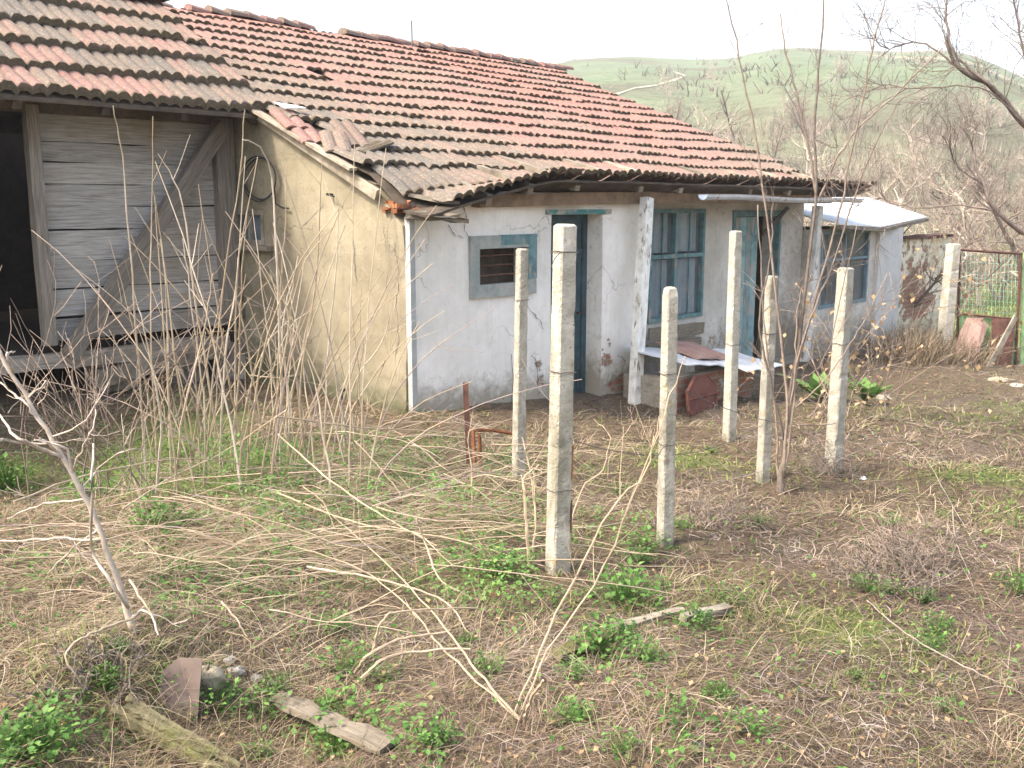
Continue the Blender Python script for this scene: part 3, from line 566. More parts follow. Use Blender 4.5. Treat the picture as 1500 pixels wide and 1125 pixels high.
mb.wbox(A1 - .128, A1 + .003, -.0375, .05, Z0 + .16, Z1 + .003); mb.build('painted_stile', M['teal'], wo); mb = MB(); mb.wbox(A1 - .55, A1 - .13, -.0375, .04, Z1 - .10, Z1 + .003); mb.build('painted_rail', M['teal'], wo)
for k in (.34, .52, .70):
    mb = MB(); z = o[2] + (o[3] - o[2]) * k; mb.tube([W(o[0] + .05, .01, z), W((o[0] + o[1]) / 2, .01, z + .006), W(o[1] - .05, .01, z)], .008, 6); mb.build('bar', M['rust'], wo)
mb = MB(); mb.wbox(o[0], o[1], .26, .30, o[2], o[3]); mb.build('dark_interior_board', M['darkwood'], wo)  # added dark board standing in for the unlit room behind the bars
# teal door in the white wall
o = op_door; mb = MB(); a, b, c, d = o
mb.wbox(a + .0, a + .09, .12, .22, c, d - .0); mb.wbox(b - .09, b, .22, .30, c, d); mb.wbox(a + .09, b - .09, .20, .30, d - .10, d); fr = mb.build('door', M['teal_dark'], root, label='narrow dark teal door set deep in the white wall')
mb = MB(); 
for i in range(5):
    x = a + .09 + (b - a - .18) * i / 5; mb.wbox(x + .004, x + (b - a - .18) / 5 - .004, .235, .27, c + .02, d - .10)
for z in (c + .35, d - .5): mb.wbox(a + .10, b - .10, .215, .234, z, z + .11)
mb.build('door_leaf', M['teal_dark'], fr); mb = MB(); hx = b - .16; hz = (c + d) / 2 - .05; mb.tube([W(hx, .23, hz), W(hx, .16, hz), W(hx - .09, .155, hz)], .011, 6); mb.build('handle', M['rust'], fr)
mb = MB(); mb.wbox(a - .10, b + .14, -.02, .33, d + .003, d + .055); mb.build('lintel', M['teal_grey'], root)
# porch window
o = pw; mb = MB(); window_frame(mb, o, RS - .02, RS + .07, .055, (.46,), (.58,), 1.0); pwo = mb.build('window', M['teal'], root, label='tall teal casement window with pale curtains under the porch')
a, b, c, d = o
for (x0, x1, z0, z1) in ((a, a + (b - a) * .46, c, c + (d - c) * .58), (a + (b - a) * .46, b, c, c + (d - c) * .58), (a, a + (b - a) * .46, c + (d - c) * .58, d), (a + (b - a) * .46, b, c + (d - c) * .58, d)):
    mb = MB(); mb.wbox(x0 + .05, x1 - .03, RS + .03, RS + .036, z0 + .04, z1 - .04); mb.build('pane', M['glass'], pwo)
    mb = MB(); xm = (x0 + x1) / 2 + .015; mb.wbox(xm - .012, xm + .012, RS + .008, RS + .028, z0 + .05, z1 - .05); mb.build('glazing_bar', M['teal'], pwo)
    mb = MB(); n = 26; xs = np.linspace(x0 + .06, x1 - .05, n); P = []
    for z in (z0 + .05, z1 - .05): P += [W(x, RS + .10 + .018 * math.sin(x * 55 + z) + .01 * math.sin(x * 23), z) for x in xs]
    mb.add(P, [(i, i + 1, i + 1 + n, i + n) for i in range(n - 1)], [float(.5 + .6 * vnoise(x * 9, z0, 3)) for _ in (0, 1) for x in xs]); mb.build('curtain', M['fabric'], pwo)
# porch door, leaf half open
o = pd; a, b, c, d = o; mb = MB(); mb.wbox(a, a + .06, RS - .02, RS + .1, c, d); mb.wbox(b - .06, b, RS - .02, RS + .1, c, d); mb.wbox(a + .06, b - .06, RS - .018, RS + .098, d - .09, d)
pdo = mb.build('door', M['teal'], root, label='teal plank door standing half open under the porch')
mb = MB(); xm = a + .06 + (b - a - .12) * .55; n = 4
for i in range(n):
    x0 = a + .07 + (xm - a - .07) * i / n; x1 = a + .07 + (xm - a - .07) * (i + 1) / n; mb.wbox(x0 + .003, x1 - .003, RS + .02, RS + .05, c + .03, d - .10, random.random())
mb.wbox(a + .08, xm - .01, RS + .004, RS + .018, d - .45, d - .36); mb.wbox(a + .08, xm - .01, RS + .004, RS + .018, c + .35, c + .44); lf = mb.build('door_leaf', simple('faded_teal_boards', [(0.35, (0.12, 0.20, 0.20)), (0.6, (0.22, 0.34, 0.34))], 4, layers=(((0.33, 0.31, 0.27), 5, 0.5, 0.62, (1, 1, .4)),), bump=.4), pdo)
mb = MB(); q0 = W(xm + .02, RS + .06, 0); q1 = W(b - .08, RS + .34, 0); zz = np.array([0, 0, 1.]); mb.beam(q0 + zz * (c + d) / 2, q1 + zz * (c + d) / 2, d - c - .2, .035, up=zz) if False else mb.box8([q0 + zz * (c + .05), q1 + zz * (c + .05), q1 + zz * (c + .05) + S * .035, q0 + zz * (c + .05) + S * .035, q0 + zz * (d - .1), q1 + zz * (d - .1), q1 + zz * (d - .1) + S * .035, q0 + zz * (d - .1) + S * .035])
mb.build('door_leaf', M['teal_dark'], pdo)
# leaning porch post, corner brace, second post
bt = on_s(928, 604, -.32); tp = on_s(950, 296, -.22)
mb = MB(); mb.beam(W(bt[0], -.32, bt[1] - .1), W(tp[0], -.20, tp[1] + .05), .15, .10, up=S, rough=.006, seg=8); mb.build('porch_post', M['whitewood'], root)
bt = on_s(1178, 520, -.1); tp = on_s(1200, 300, -.1); mb = MB(); mb.beam(W(bt[0], -.08, -2.9), W(tp[0], -.08, .0), .14, .12, up=S, rough=.005, seg=6); mb.build('porch_post', M['whitewood'], root)
mb = MB(); q = on_s(1152, 312, -.05); q2 = on_s(1140, 345, -.05); mb.beam(W(q[0] + .05, -.05, -.02), W(q2[0], .2, q2[1]), .05, .05, rough=.004, seg=3); mb.build('brace', M['darkwood'], root)
# gutter, half round
ga = on_s(1028, 276, -.42); gb_ = on_s(1258, 288, -.42); mb = MB(); n = 8; an = np.linspace(math.pi, 2 * math.pi, n); ns = 12; P = []
for i in range(ns + 1):
    k = i / ns; tt = ga[0] + (gb_[0] - ga[0]) * k; zc = .135 - .03 * k + .012 * math.sin(k * 9)
    for q in an: P.append(W(tt, -.44 + .07 * math.cos(q), zc + .07 * math.sin(q)))
    for q in an[::-1]: P.append(W(tt, -.44 + .064 * math.cos(q), zc + .064 * math.sin(q)))
m2 = 2 * n; mb.add(P, [(i * m2 + j, i * m2 + (j + 1) % m2, (i + 1) * m2 + (j + 1) % m2, (i + 1) * m2 + j) for i in range(ns) for j in range(m2)])
mb.build('gutter', M['zinc'], root, smooth=False)
# gable window and its frame
mb = MB(); a, b, c, d = op_g
def tbox(mb, t0, t1, s0, s1, z0, z1): return mb.wbox(t0, t1, s0, s1, z0, z1)
tbox(mb, -.03, .06, a, b, d - .05, d); tbox(mb, -.03, .06, a, b, c, c + .05); tbox(mb, -.028, .058, a, a + .05, c + .05, d - .05); tbox(mb, -.028, .058, b - .05, b, c + .05, d - .05); tbox(mb, -.02, .05, (a + b) / 2 - .02, (a + b) / 2 + .02, c + .05, d - .05)
gwo = mb.build('window', M['wood'], root, label='tiny weathered window in the ochre gable wall beside the barn')
mb = MB(); tbox(mb, .02, .026, a + .05, b - .05, c + .05, d - .05); mb.build('pane', simple('blue_grey_glass', [(0.3, (0.07, 0.10, 0.13)), (0.7, (0.13, 0.17, 0.20))], 5, rough=.25, bump=0), gwo)
mb = MB(); tbox(mb, -.10, .0, a - .15, b + .1, c - .06, c - .003); mb.build('sill', M['wood'], gwo)
# cracks in the plaster (thin ribbons a few mm proud)
gcrk = [[(578, 350), (581, 400), (578, 450), (583, 500), (577, 548)], [(516, 350), (520, 390), (524, 422)], [(474, 300), (458, 318), (438, 336)], [(560, 330), (566, 372)], [(420, 420), (432, 470), (428, 520)]]
crk = [[(678, 298), (684, 318), (680, 333), (688, 352)], [(656, 330), (668, 345), (682, 352)], [(770, 442), (778, 455), (790, 468), (800, 488)], [(750, 520), (753, 560), (748, 600)], [(806, 548), (820, 552), (806, 575)], [(780, 520), (789, 540), (790, 565)], [(905, 520), (918, 528), (912, 545)]]
for c_ in crk:
    mb = MB(); pts = []
    for (x0, y0), (x1, y1) in zip(c_[:-1], c_[1:]):
        for k in np.linspace(0, 1, 5)[:-1]: pts.append((x0 + (x1 - x0) * k + random.uniform(-1.5, 1.5), y0 + (y1 - y0) * k + random.uniform(-1.5, 1.5)))
    tz = [on_s(x, y, -.02) for x, y in pts]; P = []
    for i, (t_, z_) in enumerate(tz): w_ = random.uniform(.002, .006); P += [W(t_ - w_, -.0145, z_), W(t_ + w_, -.0145, z_ + w_ * .5)]
    mb.add(P, [(2 * i, 2 * i + 1, 2 * i + 3, 2 * i + 2) for i in range(len(tz) - 1)], .5)
    mb.build('plaster_crack', M['black'], root)
for c_ in gcrk:
    mb = MB(); pts = []
    for (x0, y0), (x1, y1) in zip(c_[:-1], c_[1:]):
        for k in np.linspace(0, 1, 7)[:-1]: pts.append((x0 + (x1 - x0) * k + random.uniform(-1.5, 1.5), y0 + (y1 - y0) * k))
    P = []
    for x, y in pts:
        s_, z_ = on_t(x, y, 0.0); d_ = .05 * float(fbm(s_ * 1.3 + 11, z_ * 1.3, 11, 4)) - .006; w_ = random.uniform(.002, .007); P += [W(d_, s_ - w_, z_), W(d_, s_ + w_, z_ + w_ * .5)]
    mb.add(P, [(2 * i, 2 * i + 1, 2 * i + 3, 2 * i + 2) for i in range(len(pts) - 1)], .5)
    mb.build('plaster_crack', M['wood'], root)
# loose things at the broken eave corner
def loose_tile(px, py, s0, yaw, tilt, lab, rr, moss=.3, L=.45, wd=.27):
    t_, z_ = on_s(px, py, s0); k = 9; o_ = W(t_, s0, z_); uu = np.linspace(-.5, .5, k); prof = 0.026 * np.abs(np.sin((uu + .5) * 2 * math.pi)) ** .8
    x = T * math.cos(yaw) + S * math.sin(yaw); y = -T * math.sin(yaw) + S * math.cos(yaw); y = y * math.cos(tilt) + np.array([0, 0, math.sin(tilt)]); nz = np.cross(x, y)
    mb = MB(); P = []
    for off in (0, -.02):
        for v in np.linspace(-.5, .5, 4): P += [o_ + x * u * wd + y * v * L + nz * (p + off) for u, p in zip(uu, prof)]
    fs = []
    for b_ in (0, 4 * k):
        for r in range(3):
            for j in range(k - 1): f = (b_ + r * k + j, b_ + r * k + j + 1, b_ + (r + 1) * k + j + 1, b_ + (r + 1) * k + j); fs.append(f if b_ == 0 else f[::-1])
    q = 4 * k; fs += [(j + 1, j, j + q, j + 1 + q) for j in range(k - 1)] + [(3 * k + j, 3 * k + j + 1, 3 * k + j + 1 + q, 3 * k + j + q) for j in range(k - 1)]
    fs += [(r * k, (r + 1) * k, (r + 1) * k + q, r * k + q) for r in range(3)] + [(r * k + k - 1, r * k + k - 1 + q, (r + 1) * k + k - 1 + q, (r + 1) * k + k - 1) for r in range(3)]
    mb.add(P, fs, rr, moss); ob = mb.build('loose_roof_tile', M['tile'], origin=o_, label=lab, cat='roof tile', group='loose clay tiles on the broken roof corner')
loose_tile(492, 208, 1.08, -.5, .50, 'slipped mossy clay tile lying askew above the broken roof corner', .35, .35)
loose_tile(514, 196, 1.22, -.1, .62, 'upper slipped tile tilted steeply over its neighbours near the broken roof corner', .42, .25)
loose_tile(540, 216, .98, -1.35, .25, 'mossy loose tile turned sideways below the two slipped tiles', .15, .75, .5)
loose_tile(425, 175, 1.75, -.2, .45, 'pinkish loose tile at the roof edge right of the barn eave', .8, .1)
loose_tile(450, 196, 1.45, -.25, .45, 'reddish loose tile lowest on the verge beside the barn roof', .75, .2)
mb = MB(); t_, z_ = on_s(580, 300, -.15); mb.beam(W(-.02, -.02, -.10), W(.40, -.42, -.135), .13, .035, up=(0.1, 0.1, 1), rough=.014, seg=7); mb.beam(W(.0, -.10, -.06), W(.33, -.44, -.09), .09, .03, up=(0.1, 0, 1), rough=.012, seg=6)
mb.build('rotten_board', M['palewood'], origin=W(0.1, -.2, -.1), label='splintered bleached board ends jutting from the broken roof corner', cat='board')
mb = MB()
for i in range(16):
    p = W(-.04 + random.uniform(-.06, .16), .18 + random.uniform(-.22, .16), -.03 + random.uniform(-.03, .08)); r_ = random.uniform(.02, .05)
    mb.beam(p - T * r_, p + T * r_ + S * random.uniform(-.03, .03), r_ * 1.3, r_, rough=.012)
mb.build('brick_rubble', M['orange_rust'], origin=W(0, .15, -.03), label='crumbled orange brick bits packed under the broken roof corner', cat='rubble')
mb = MB(); mb.beam(W(.05, .55, .23), W(.34, -.1, .04), .12, .02, up=(0, 0, 1), rough=.01, seg=4); mb.beam(W(.12, .1, .10), W(.45, -.25, .02), .06, .03, rough=.01, seg=4); mb.build('rotten_batten', M['wood'], origin=W(.2, .2, .15), label='grey split batten exposed where roof corner tiles are gone', cat='board')
t_, z_ = on_s(426, 156, 1.9); mb = MB(); mb.add([W(t_ - .1, 1.85, z_ - .02), W(t_ + .17, 1.87, z_ - .0), W(t_ + .12, 2.0, z_ + .03), W(t_ - .1, 2.05, z_ + .05), W(t_ - .1, 1.85, z_ - .03), W(t_ + .17, 1.87, z_ - .01), W(t_ + .12, 2.0, z_ + .02), W(t_ - .1, 2.05, z_ + .04)], [(0, 1, 2, 3), (7, 6, 5, 4), (0, 4, 5, 1), (1, 5, 6, 2), (2, 6, 7, 3), (3, 7, 4, 0)])
mb.build('sheet_scrap', M['white_sheet'], origin=W(t_, 1.9, z_), label='small white sheet scrap on the roof tiles next to the barn eave', cat='scrap')
# hoop of old cable and a bracket hanging on the gable wall
cs, cz = on_t(381, 262, -.05); mb = MB(); an = np.linspace(0, 2 * math.pi * 2.02, 60); mb.tube([W(-.06 - .008 * math.sin(q * 1.5), cs + .30 * math.cos(q) + .012 * math.sin(q * .5), cz + .225 * math.sin(q) + .014 * math.cos(q * .5)) for q in an], .009, 5); 
mb.tube([W(-.05, cs - .25, cz - .1), W(-.06, cs - .28, cz - .26), W(-.05, cs - .38, cz - .30), W(-.05, cs - .5, cz - .31)], .009, 5)
hp = mb.build('wire_hoop', M['black'], origin=W(-.05, cs, cz), label='dark round cable hoop hanging on the ochre gable wall', cat='wire hoop')
s_, z_ = on_t(481, 285, -.04); mb = MB(); mb.tube([W(.02, s_, z_), W(-.06, s_, z_ + .005)], .012, 6); mb.tube([W(-.05, s_ + .02, z_), W(-.06, s_ - .12, z_ - .02)], .008, 5); mb.build('wall_hook', M['black'], origin=W(0, s_, z_), label='small black iron hook in the ochre wall under the verge', cat='hook')
s_, z_ = on_t(502, 575, -.04); mb = MB(); mb.tube([W(.02, s_, z_ + .03), W(-.05, s_, z_ + .02), W(-.06, s_ - .01, z_ - .05), W(-.05, s_ + .02, z_ - .09)], .018, 6); mb.build('wall_hook', M['black'], origin=W(0, s_, z_), label='black twisted hook low on the ochre wall behind the stalks', cat='hook')

# ------------------------------------------------------------------ barn on the left
BS = 2.85
root = thing('barn', 'weathered grey plank barn with mossy tiled roof and dark open doorway', 'barn', W(-2, BS, HW(-2, BS)))
pz0 = on_s(200, 492, BS)[1]; tL = on_s(66, 300, BS)[0]; tR = on_s(343, 300, BS)[0]; zt = .93
ly = [178, 212, 240, 271, 302, 335, 379, 418, 457, 488]      # board joints down the right edge of the doorway, at px x = 200
zb = [on_s(200, y, BS)[1] for y in ly]
mb = MB(); z = zt
for z0, z1 in zip([zt] + zb[1:], zb[1:] + []):
    hgt = z0 - z1
    mb.beam(W(tL - .02, BS + .02 + random.uniform(-.006, .006), (z0 + z1) / 2 + random.uniform(-.012, .012)), W(tR, BS + .02 + random.uniform(-.006, .006), (z0 + z1) / 2 + random.uniform(-.012, .012)), hgt - .010, .028, up=S, rough=.007, seg=9)
mb.build('plank_wall', M['planks'], root)
mb = MB(); mb.wbox(tL, 0.1, BS + .07, BS + .09, pz0 + .05, zt); mb.build('inner_boarding', M['shade_dark'], root)
for (pxa, pxb) in ((48, 66), (320, 345)):
    xa, xb = on_s(pxa, 300, BS - .08)[0], on_s(pxb, 300, BS - .08)[0]; mb = MB(); mb.beam(W((xa + xb) / 2, BS - .05, pz0 - (.0 if pxa < 100 else -.1)), W((xa + xb) / 2, BS - .05, zt), xb - xa - .0, .11, up=S, rough=.004, seg=6); mb.build('post', M['beam'], root)
q0 = on_s(100, 522, BS - .14); q1 = on_s(326, 184, BS - .14); mb = MB(); mb.beam(W(q0[0], BS - .16, q0[1]), W(q1[0], BS - .16, q1[1]), .16, .10, up=S, rough=.004, seg=7); mb.build('diagonal_brace', M['beam'], root)
mb = MB(); mb.beam(W(-5, BS - .02, zt + .02), W(-.02, BS - .02, zt + .02), .16, .17, rough=.006, seg=8); mb.build('top_beam', M['darkwood'], root)
mb = MB(); mb.beam(W(-5, BS - .06, pz0 - .14), W(-.25, BS - .06, pz0 - .16), .18, .15, rough=.018, seg=14); mb.build('sill_beam', M['beam'], root)
mb = MB(); mb.beam(W(-1.75, BS - .12, pz0 - .36), W(-.35, BS - .04, pz0 - .22), .22, .16, rough=.02, seg=12); mb.build('rotten_beam', M['wood'], root)
for tt in (-1.5, -.7, -.15, -4.2):
    mb = MB(); g_ = HW(tt, BS); n = 3
    for i in range(n):
        z0 = g_ - .1 + i * (pz0 - .22 - g_) / n; mb.beam(W(tt - .2, BS + .12, z0 + .13), W(tt + .2, BS + .12, z0 + .13), .3, .26, rough=.03, seg=3)
    mb.build('foundation_stones', M['stone'], root)
# interior, side and back walls
mb = MB(); mb.wbox(-5.2, -.02, 6.9, 7.0, -2.2, 2.2, .4); mb.build('back_wall', M['shade_dark'], root)
mb = MB(); mb.wbox(-.12, -.06, BS + .1, 6.88, -1.6, 1.2, .4); mb.build('side_wall', M['shade_dark'], root)
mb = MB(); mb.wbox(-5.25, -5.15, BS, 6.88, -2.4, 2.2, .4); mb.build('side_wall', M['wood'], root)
mb = MB(); mb.wbox(-5.1, -.14, BS + .1, 6.88, pz0 - .12, pz0 - .04, .4); mb.build('floor', M['shade_dark'], root)
mb = MB(); [mb.beam(W(-4.9, 5.2 + .3 * i, pz0 + .5 + .35 * i), W(-2.4, 5.0 + .3 * i, pz0 + .62 + .35 * i), .05, .05) for i in range(4)]; mb.build('hay_rack', M['wood'], root)
def bz(t, s):
    s = np.asarray(s, float); z = .97 + (np.where(s > 4.3, 8.6 - s, s) - 2.2) * .66; return z + 0.03 * fbm(np.asarray(t) * .5, s, 15, 2)
be = [2.18, 2.58, 2.98, 3.38, 3.80, 4.26]; mb = MB()
btone = lambda t, s: float(np.clip(.08 + random.choice([0, .05, .12, .22, .34, .40, .55]) + random.gauss(0, .06), 0.02, .9))
tile_rows(mb, bz, lambda r: -5.4, lambda r: [.12, .16, .12, .10, .04][r], be, width=.26, tone=btone, lift=.07, thick=.06); tr = mb.build('roof', M['tile'], root)
mb = MB(); tile_rows(mb, bz, lambda r: -5.4, lambda r: .1, [8.6 - e + .02 for e in be], width=.26, tone=btone); mb.build('back_roof', M['tile'], root)
mb = MB()
for a, b in ((2.2, 4.3), (6.4, 4.3)): mb.box8([W(-5.35, a, float(bz(-5, a)) - .07), W(.06, a, float(bz(0, a)) - .07), W(.06, b, float(bz(0, b)) - .07), W(-5.35, b, float(bz(-5, b)) - .07), W(-5.35, a, float(bz(-5, a)) - .03), W(.06, a, float(bz(0, a)) - .03), W(.06, b, float(bz(0, b)) - .03), W(-5.35, b, float(bz(-5, b)) - .03)])
mb.build('roof_boarding', M['darkwood'], root)
mb = MB(); mb.wbox(-5.3, .0, BS + .0, BS + .1, zt + .1, float(bz(0, BS)) - .075); mb.build('gable_infill', M['darkwood'], root)
mb = MB(); x = -2.6
while x < .0:
    L_ = random.uniform(.42, .52); p0 = W(x, 4.3, 2.38 + random.uniform(-.02, .05)); p1 = W(x + L_, 4.28 + random.uniform(-.05, .03), 2.36 + random.uniform(-.04, .03)); n = 7; ang = np.linspace(-.2, math.pi + .2, n); vs = []
    for p, rr_ in ((p0, .12), (p1, .09)):
        for q in ang: vs.append(p + S * (-math.cos(q) * rr_) + np.array([0, 0, math.sin(q) * rr_ * .8]))
    mb.add(vs, [(j, j + 1, j + 1 + n, j + n) for j in range(n - 1)] + [tuple(range(n))[::-1], tuple(range(n, 2 * n))], random.uniform(.1, .4), [random.uniform(.1, .7) for _ in vs]); x += L_ - .03
mb.build('ridge_tiles', M['tile'], tr)
for i in range(7): tt = -4.9 + i * .8; mb = MB(); mb.beam(W(tt, 2.24, float(bz(tt, 2.24)) - .12), W(tt, BS, float(bz(tt, BS)) - .12), .08, .09, rough=.004); mb.build('rafter', M['darkwood'], root)

# ------------------------------------------------------------------ annex with the white sheet roof
root = thing('annex', 'low annex with white sheet metal roof and blue framed window', 'annex', W(10.6, .2, HW(10.6, .2)))
AS = .15; aL = LW + .03; aR = on_s(1313, 400, AS)[0]
aw = (on_s(1204, 340, AS)[0], on_s(1274, 340, AS)[0], on_s(1240, 446, AS)[1], on_s(1240, 337, AS)[1]); aw = (max(aw[0], aL + .02), aw[1], aw[2], aw[3])
ztop = on_s(1300, 333, AS)[1]
mb = MB(); wall(mb, fS(AS), aL, aR, -3.4, lambda u: ztop, [aw], .25, wear=gauss([(11, -2.0, .8, .4, .55)]), grime_shade=lambda u, v: np.clip(1.0 - (v + 2.4) / .9, 0, 1) * .7 + .15, seed=25); mb.build('wall', M['grey_plaster'], root)
pl_ = on_s(1284, 400, AS - .05)[0]; mb = MB(); mb.wbox(pl_, aR + .02, AS - .07, AS - .004, -3.3, ztop - .01); mb.build('pilaster', simple('pale_render', [(0.3, (0.50, 0.49, 0.465)), (0.7, (0.62, 0.61, 0.58))], 6, bump=.3), root)
mb = MB(); mb.wbox(aR - .25, aR - .0, AS + .26, 3.0, -3.3, ztop); mb.build('side_wall', M['garden_plaster'], root)
mb = MB(); window_frame(mb, aw, AS - .02, AS + .06, .055, (.48,), (.62,), .8); awo = mb.build('window', simple('blue_grey_frame', [(0.3, (0.12, 0.19, 0.22)), (0.7, (0.22, 0.30, 0.33))], 8, bump=.3), root)
mb = MB(); mb.wbox(aw[0] + .05, aw[1] - .05, AS + .03, AS + .036, aw[2] + .05, aw[3] - .05); mb.build('pane', M['glass'], awo)
mb = MB(); mb.wbox(aL, aR - .3, AS + 1.2, AS + 1.25, -3, ztop, .5); mb.build('inner_wall', M['darkwood'], root)
r0 = on_s(1199, 327, -.2); r1 = on_s(1291, 331, -.2); r2 = on_s(1357, 317, .9); rb = on_s(1272, 289, 2.1); P = [W(LW + .04, -.2, r0[1]), W(r1[0], -.2, r1[1]), W(r2[0], .9, r2[1]), W(rb[0], 2.1, rb[1]), W(LW + .05, 2.1, rb[1] + .0)]
th = np.array([0, 0, .025]); mb = MB(); mb.add(P + [p - th for p in P], [(0, 1, 2, 3, 4), (9, 8, 7, 6, 5)] + [(i, i + 5, (i + 1) % 5 + 5, (i + 1) % 5) for i in range(5)]); mb.build('metal_roof', M['white_sheet'], root)
mb = MB(); mb.beam(P[0] - th * 2.6, P[1] - th * 2.6, .09, .06, rough=.004, seg=4); mb.beam(P[1] - th * 2.7, P[2] - th * 2.7, .10, .06, rough=.004, seg=3); mb.build('roof_edge', M['wood'], root)

# ------------------------------------------------------------------ broken garden wall, gate
GS = .55
a0 = on_s(1314, 400, GS)[0] + .02; a1 = on_s(1388, 400, GS)[0]; zt_ = on_s(1350, 347, GS)[1]
root = thing('garden_wall', 'crumbling ochre plastered brick wall between the annex and the gate', 'wall', W(a0 + 1, GS, HW(a0 + 1, GS)))
mb = MB(); wall(mb, fS(GS), a0, a1, -3.6, lambda u: zt_ - .04 + .05 * float(vnoise(u * 4, 1, 5)), [], .28, res=.08, wear=gauss([(a0 + .75, zt_ - 1.0, .8, .6, .95), (a0 + 1.4, zt_ - .6, .6, .16, .8), (a0 + 1.2, -2.0, 1.2, .45, 1.0), (a0 + .2, zt_ - .2, .3, .2, .7), (a0 + .55, zt_ - .55, .25, .15, .7), (a1, -1.3, .10, .8, .55), (a0 + 1, -1.4, 3, 3, .53)]), grime_shade=lambda u, v: np.clip(1 - (v + 2.6) / .8, 0, 1) * .6 + .1, amp=.05, seed=31)
mb.build('wall_body', M['garden_plaster'], root)
mb = MB(); mb.beam(W(a0, GS + .1, zt_ + .0), W(a1 - .05, GS + .1, zt_ - .0), .36, .05, rough=.012, seg=7); mb.build('coping', M['rust'], root)
# concrete posts -------------------------------------------------
def conc_post(name, pb, pt, wpx, lab, cat='concrete post', group='old concrete posts standing in the yard', yaw=.45, chamfer=.18, top='flat', m=None, extra=0.0, bend=0.0):
    b = G(*pb) if not extra else at(pb[0], pb[1], extra); Y = b[1]; dist = np.linalg.norm(b); w = wpx / FPX * dist / 1.32
    t = at(pt[0], pt[1], Y); b = b - np.array([0, 0, .12]); d = t - b; L = np.linalg.norm(d); d /= L
    x = np.array([math.cos(yaw), math.sin(yaw), 0]); x -= d * np.dot(x, d); x /= np.linalg.norm(x); y = np.cross(d, x)
    n = 60; P = []; k = 8; EE = []; sd_ = random.randint(0, 99)
    chip = [(random.uniform(.15, .98), random.choice((0, 1, 2, 3)), random.uniform(.008, .02), random.uniform(.06, .16)) for _ in range(5)]
    base = [(-1, -1 + chamfer), (-1 + chamfer, -1), (1 - chamfer, -1), (1, -1 + chamfer), (1, 1 - chamfer), (1 - chamfer, 1), (-1 + chamfer, 1), (-1, 1 - chamfer)]
    for i in range(n + 1):
        q = i / n; sc = 1.05 - .13 * q; 
        if i == n: sc *= .72 if top == 'flat' else .45
        if i == n - 1 and top == 'round': sc *= .82
        if i >= n - 1: q = (q if i == n else 1 - .35 / n)
        for j, (u, v) in enumerate(base):
            wob = 1 + .035 * float(vnoise(q * 14 + j * 3.1, j * 1.7, sd_)) + (.05 * float(vnoise(q * 70, j * 5, sd_ + 1)) if j in (0, 1, 2, 3) else 0)
            for cq, cj, cw_, ca in chip:
                if cj == j or (cj + 1) % 4 == j: wob -= ca * math.exp(-((q - cq) / cw_) ** 2)
            EE.append(max(0, 1 - q * 5.0) * .9)
            P.append(b + d * (L * q) + x * (u * w / 2 * sc * wob) + y * (v * w / 2 * sc * wob) + x * bend * math.sin(q * math.pi))
    fs = [(i * k + j, i * k + (j + 1) % k, (i + 1) * k + (j + 1) % k, (i + 1) * k + j) for i in range(n) for j in range(k)] + [tuple(n * k + j for j in range(k))]
    root = thing(name, lab, cat, b + np.array([0, 0, .12]), group); mb = MB(); mb.add(P, fs, random.random(), EE); mb.build('shaft', m or M['concrete'], root)
    return root, b, d, L, x, y, w
def wire_loop(root, b, d, L, x, y, w, q, tail=.0):
    c = b + d * L * q; r = w * .535; mb = MB(); pts = [c + x * r * u + y * r * v + d * random.uniform(-.006, .006) for u, v in ((-1, -1), (0, -1.03), (1, -1), (1.03, 0), (1, 1), (-1, 1), (-1.03, 0), (-1, -1))]
    if tail: pts += [pts[-1] + np.array([-.05, -.03, -.05]) * tail, pts[-1] + np.array([-.08, -.02, -.12]) * tail]
    mb.tube(pts, .0028, 4); mb.build('wire_tie', M['wire'], root)
B_ = conc_post('concrete_post', (816, 838), (828, 328), 35, 'tallest nearest grey concrete post with lichen and rusty streak, before the door', yaw=.50)
wire_loop(*B_, .93, .6); wire_loop(*B_, .62); wire_loop(*B_, .30)
mb = MB(); r0, b, d, L, x, y, w = B_; mb.tube([b + d * (L * q) + x * w * .50 - y * w * .47 + x * random.uniform(-.003, .003) for q in np.linspace(.33, .42, 6)], .006, 5); mb.build('exposed_rebar', M['orange_rust'], r0)
mb = MB(); mb.tube([b + d * (L * q) + x * w * .50 - y * w * .46 for q in np.linspace(.18, .27, 5)], .006, 5); mb.build('exposed_rebar', M['rust'], r0)
A1 = conc_post('concrete_post', (759, 704), (765, 364), 20, 'pale concrete post in front of the small barred window', yaw=.5); wire_loop(*A1, .8)
C1 = conc_post('concrete_post', (974, 798), (982, 420), 24, 'round topped pitted concrete post beside the leaning porch post', yaw=.4, top='round'); wire_loop(*C1, .7); wire_loop(*C1, .45, .5)
D1 = conc_post('concrete_post', (1068, 645), (1078, 338), 19, 'tall narrow concrete post standing by the tin roofed coop', yaw=.5); wire_loop(*D1, .5)
E1p = conc_post('concrete_post', (1117, 706), (1131, 404), 19, 'concrete post just left of the many stemmed sapling', yaw=.4); wire_loop(*E1p, .75)
F1 = conc_post('concrete_post', (1220, 690), (1239, 392), 24, 'rightmost concrete post, right of the sapling, leaning with dry vine', yaw=.6); wire_loop(*F1, .66)
GP = conc_post('gate_post', (1379, 545), (1397, 357), 20, 'leaning whitish square post at the left side of the gate', cat='gate post', group=None, yaw=.3, extra=17.2)
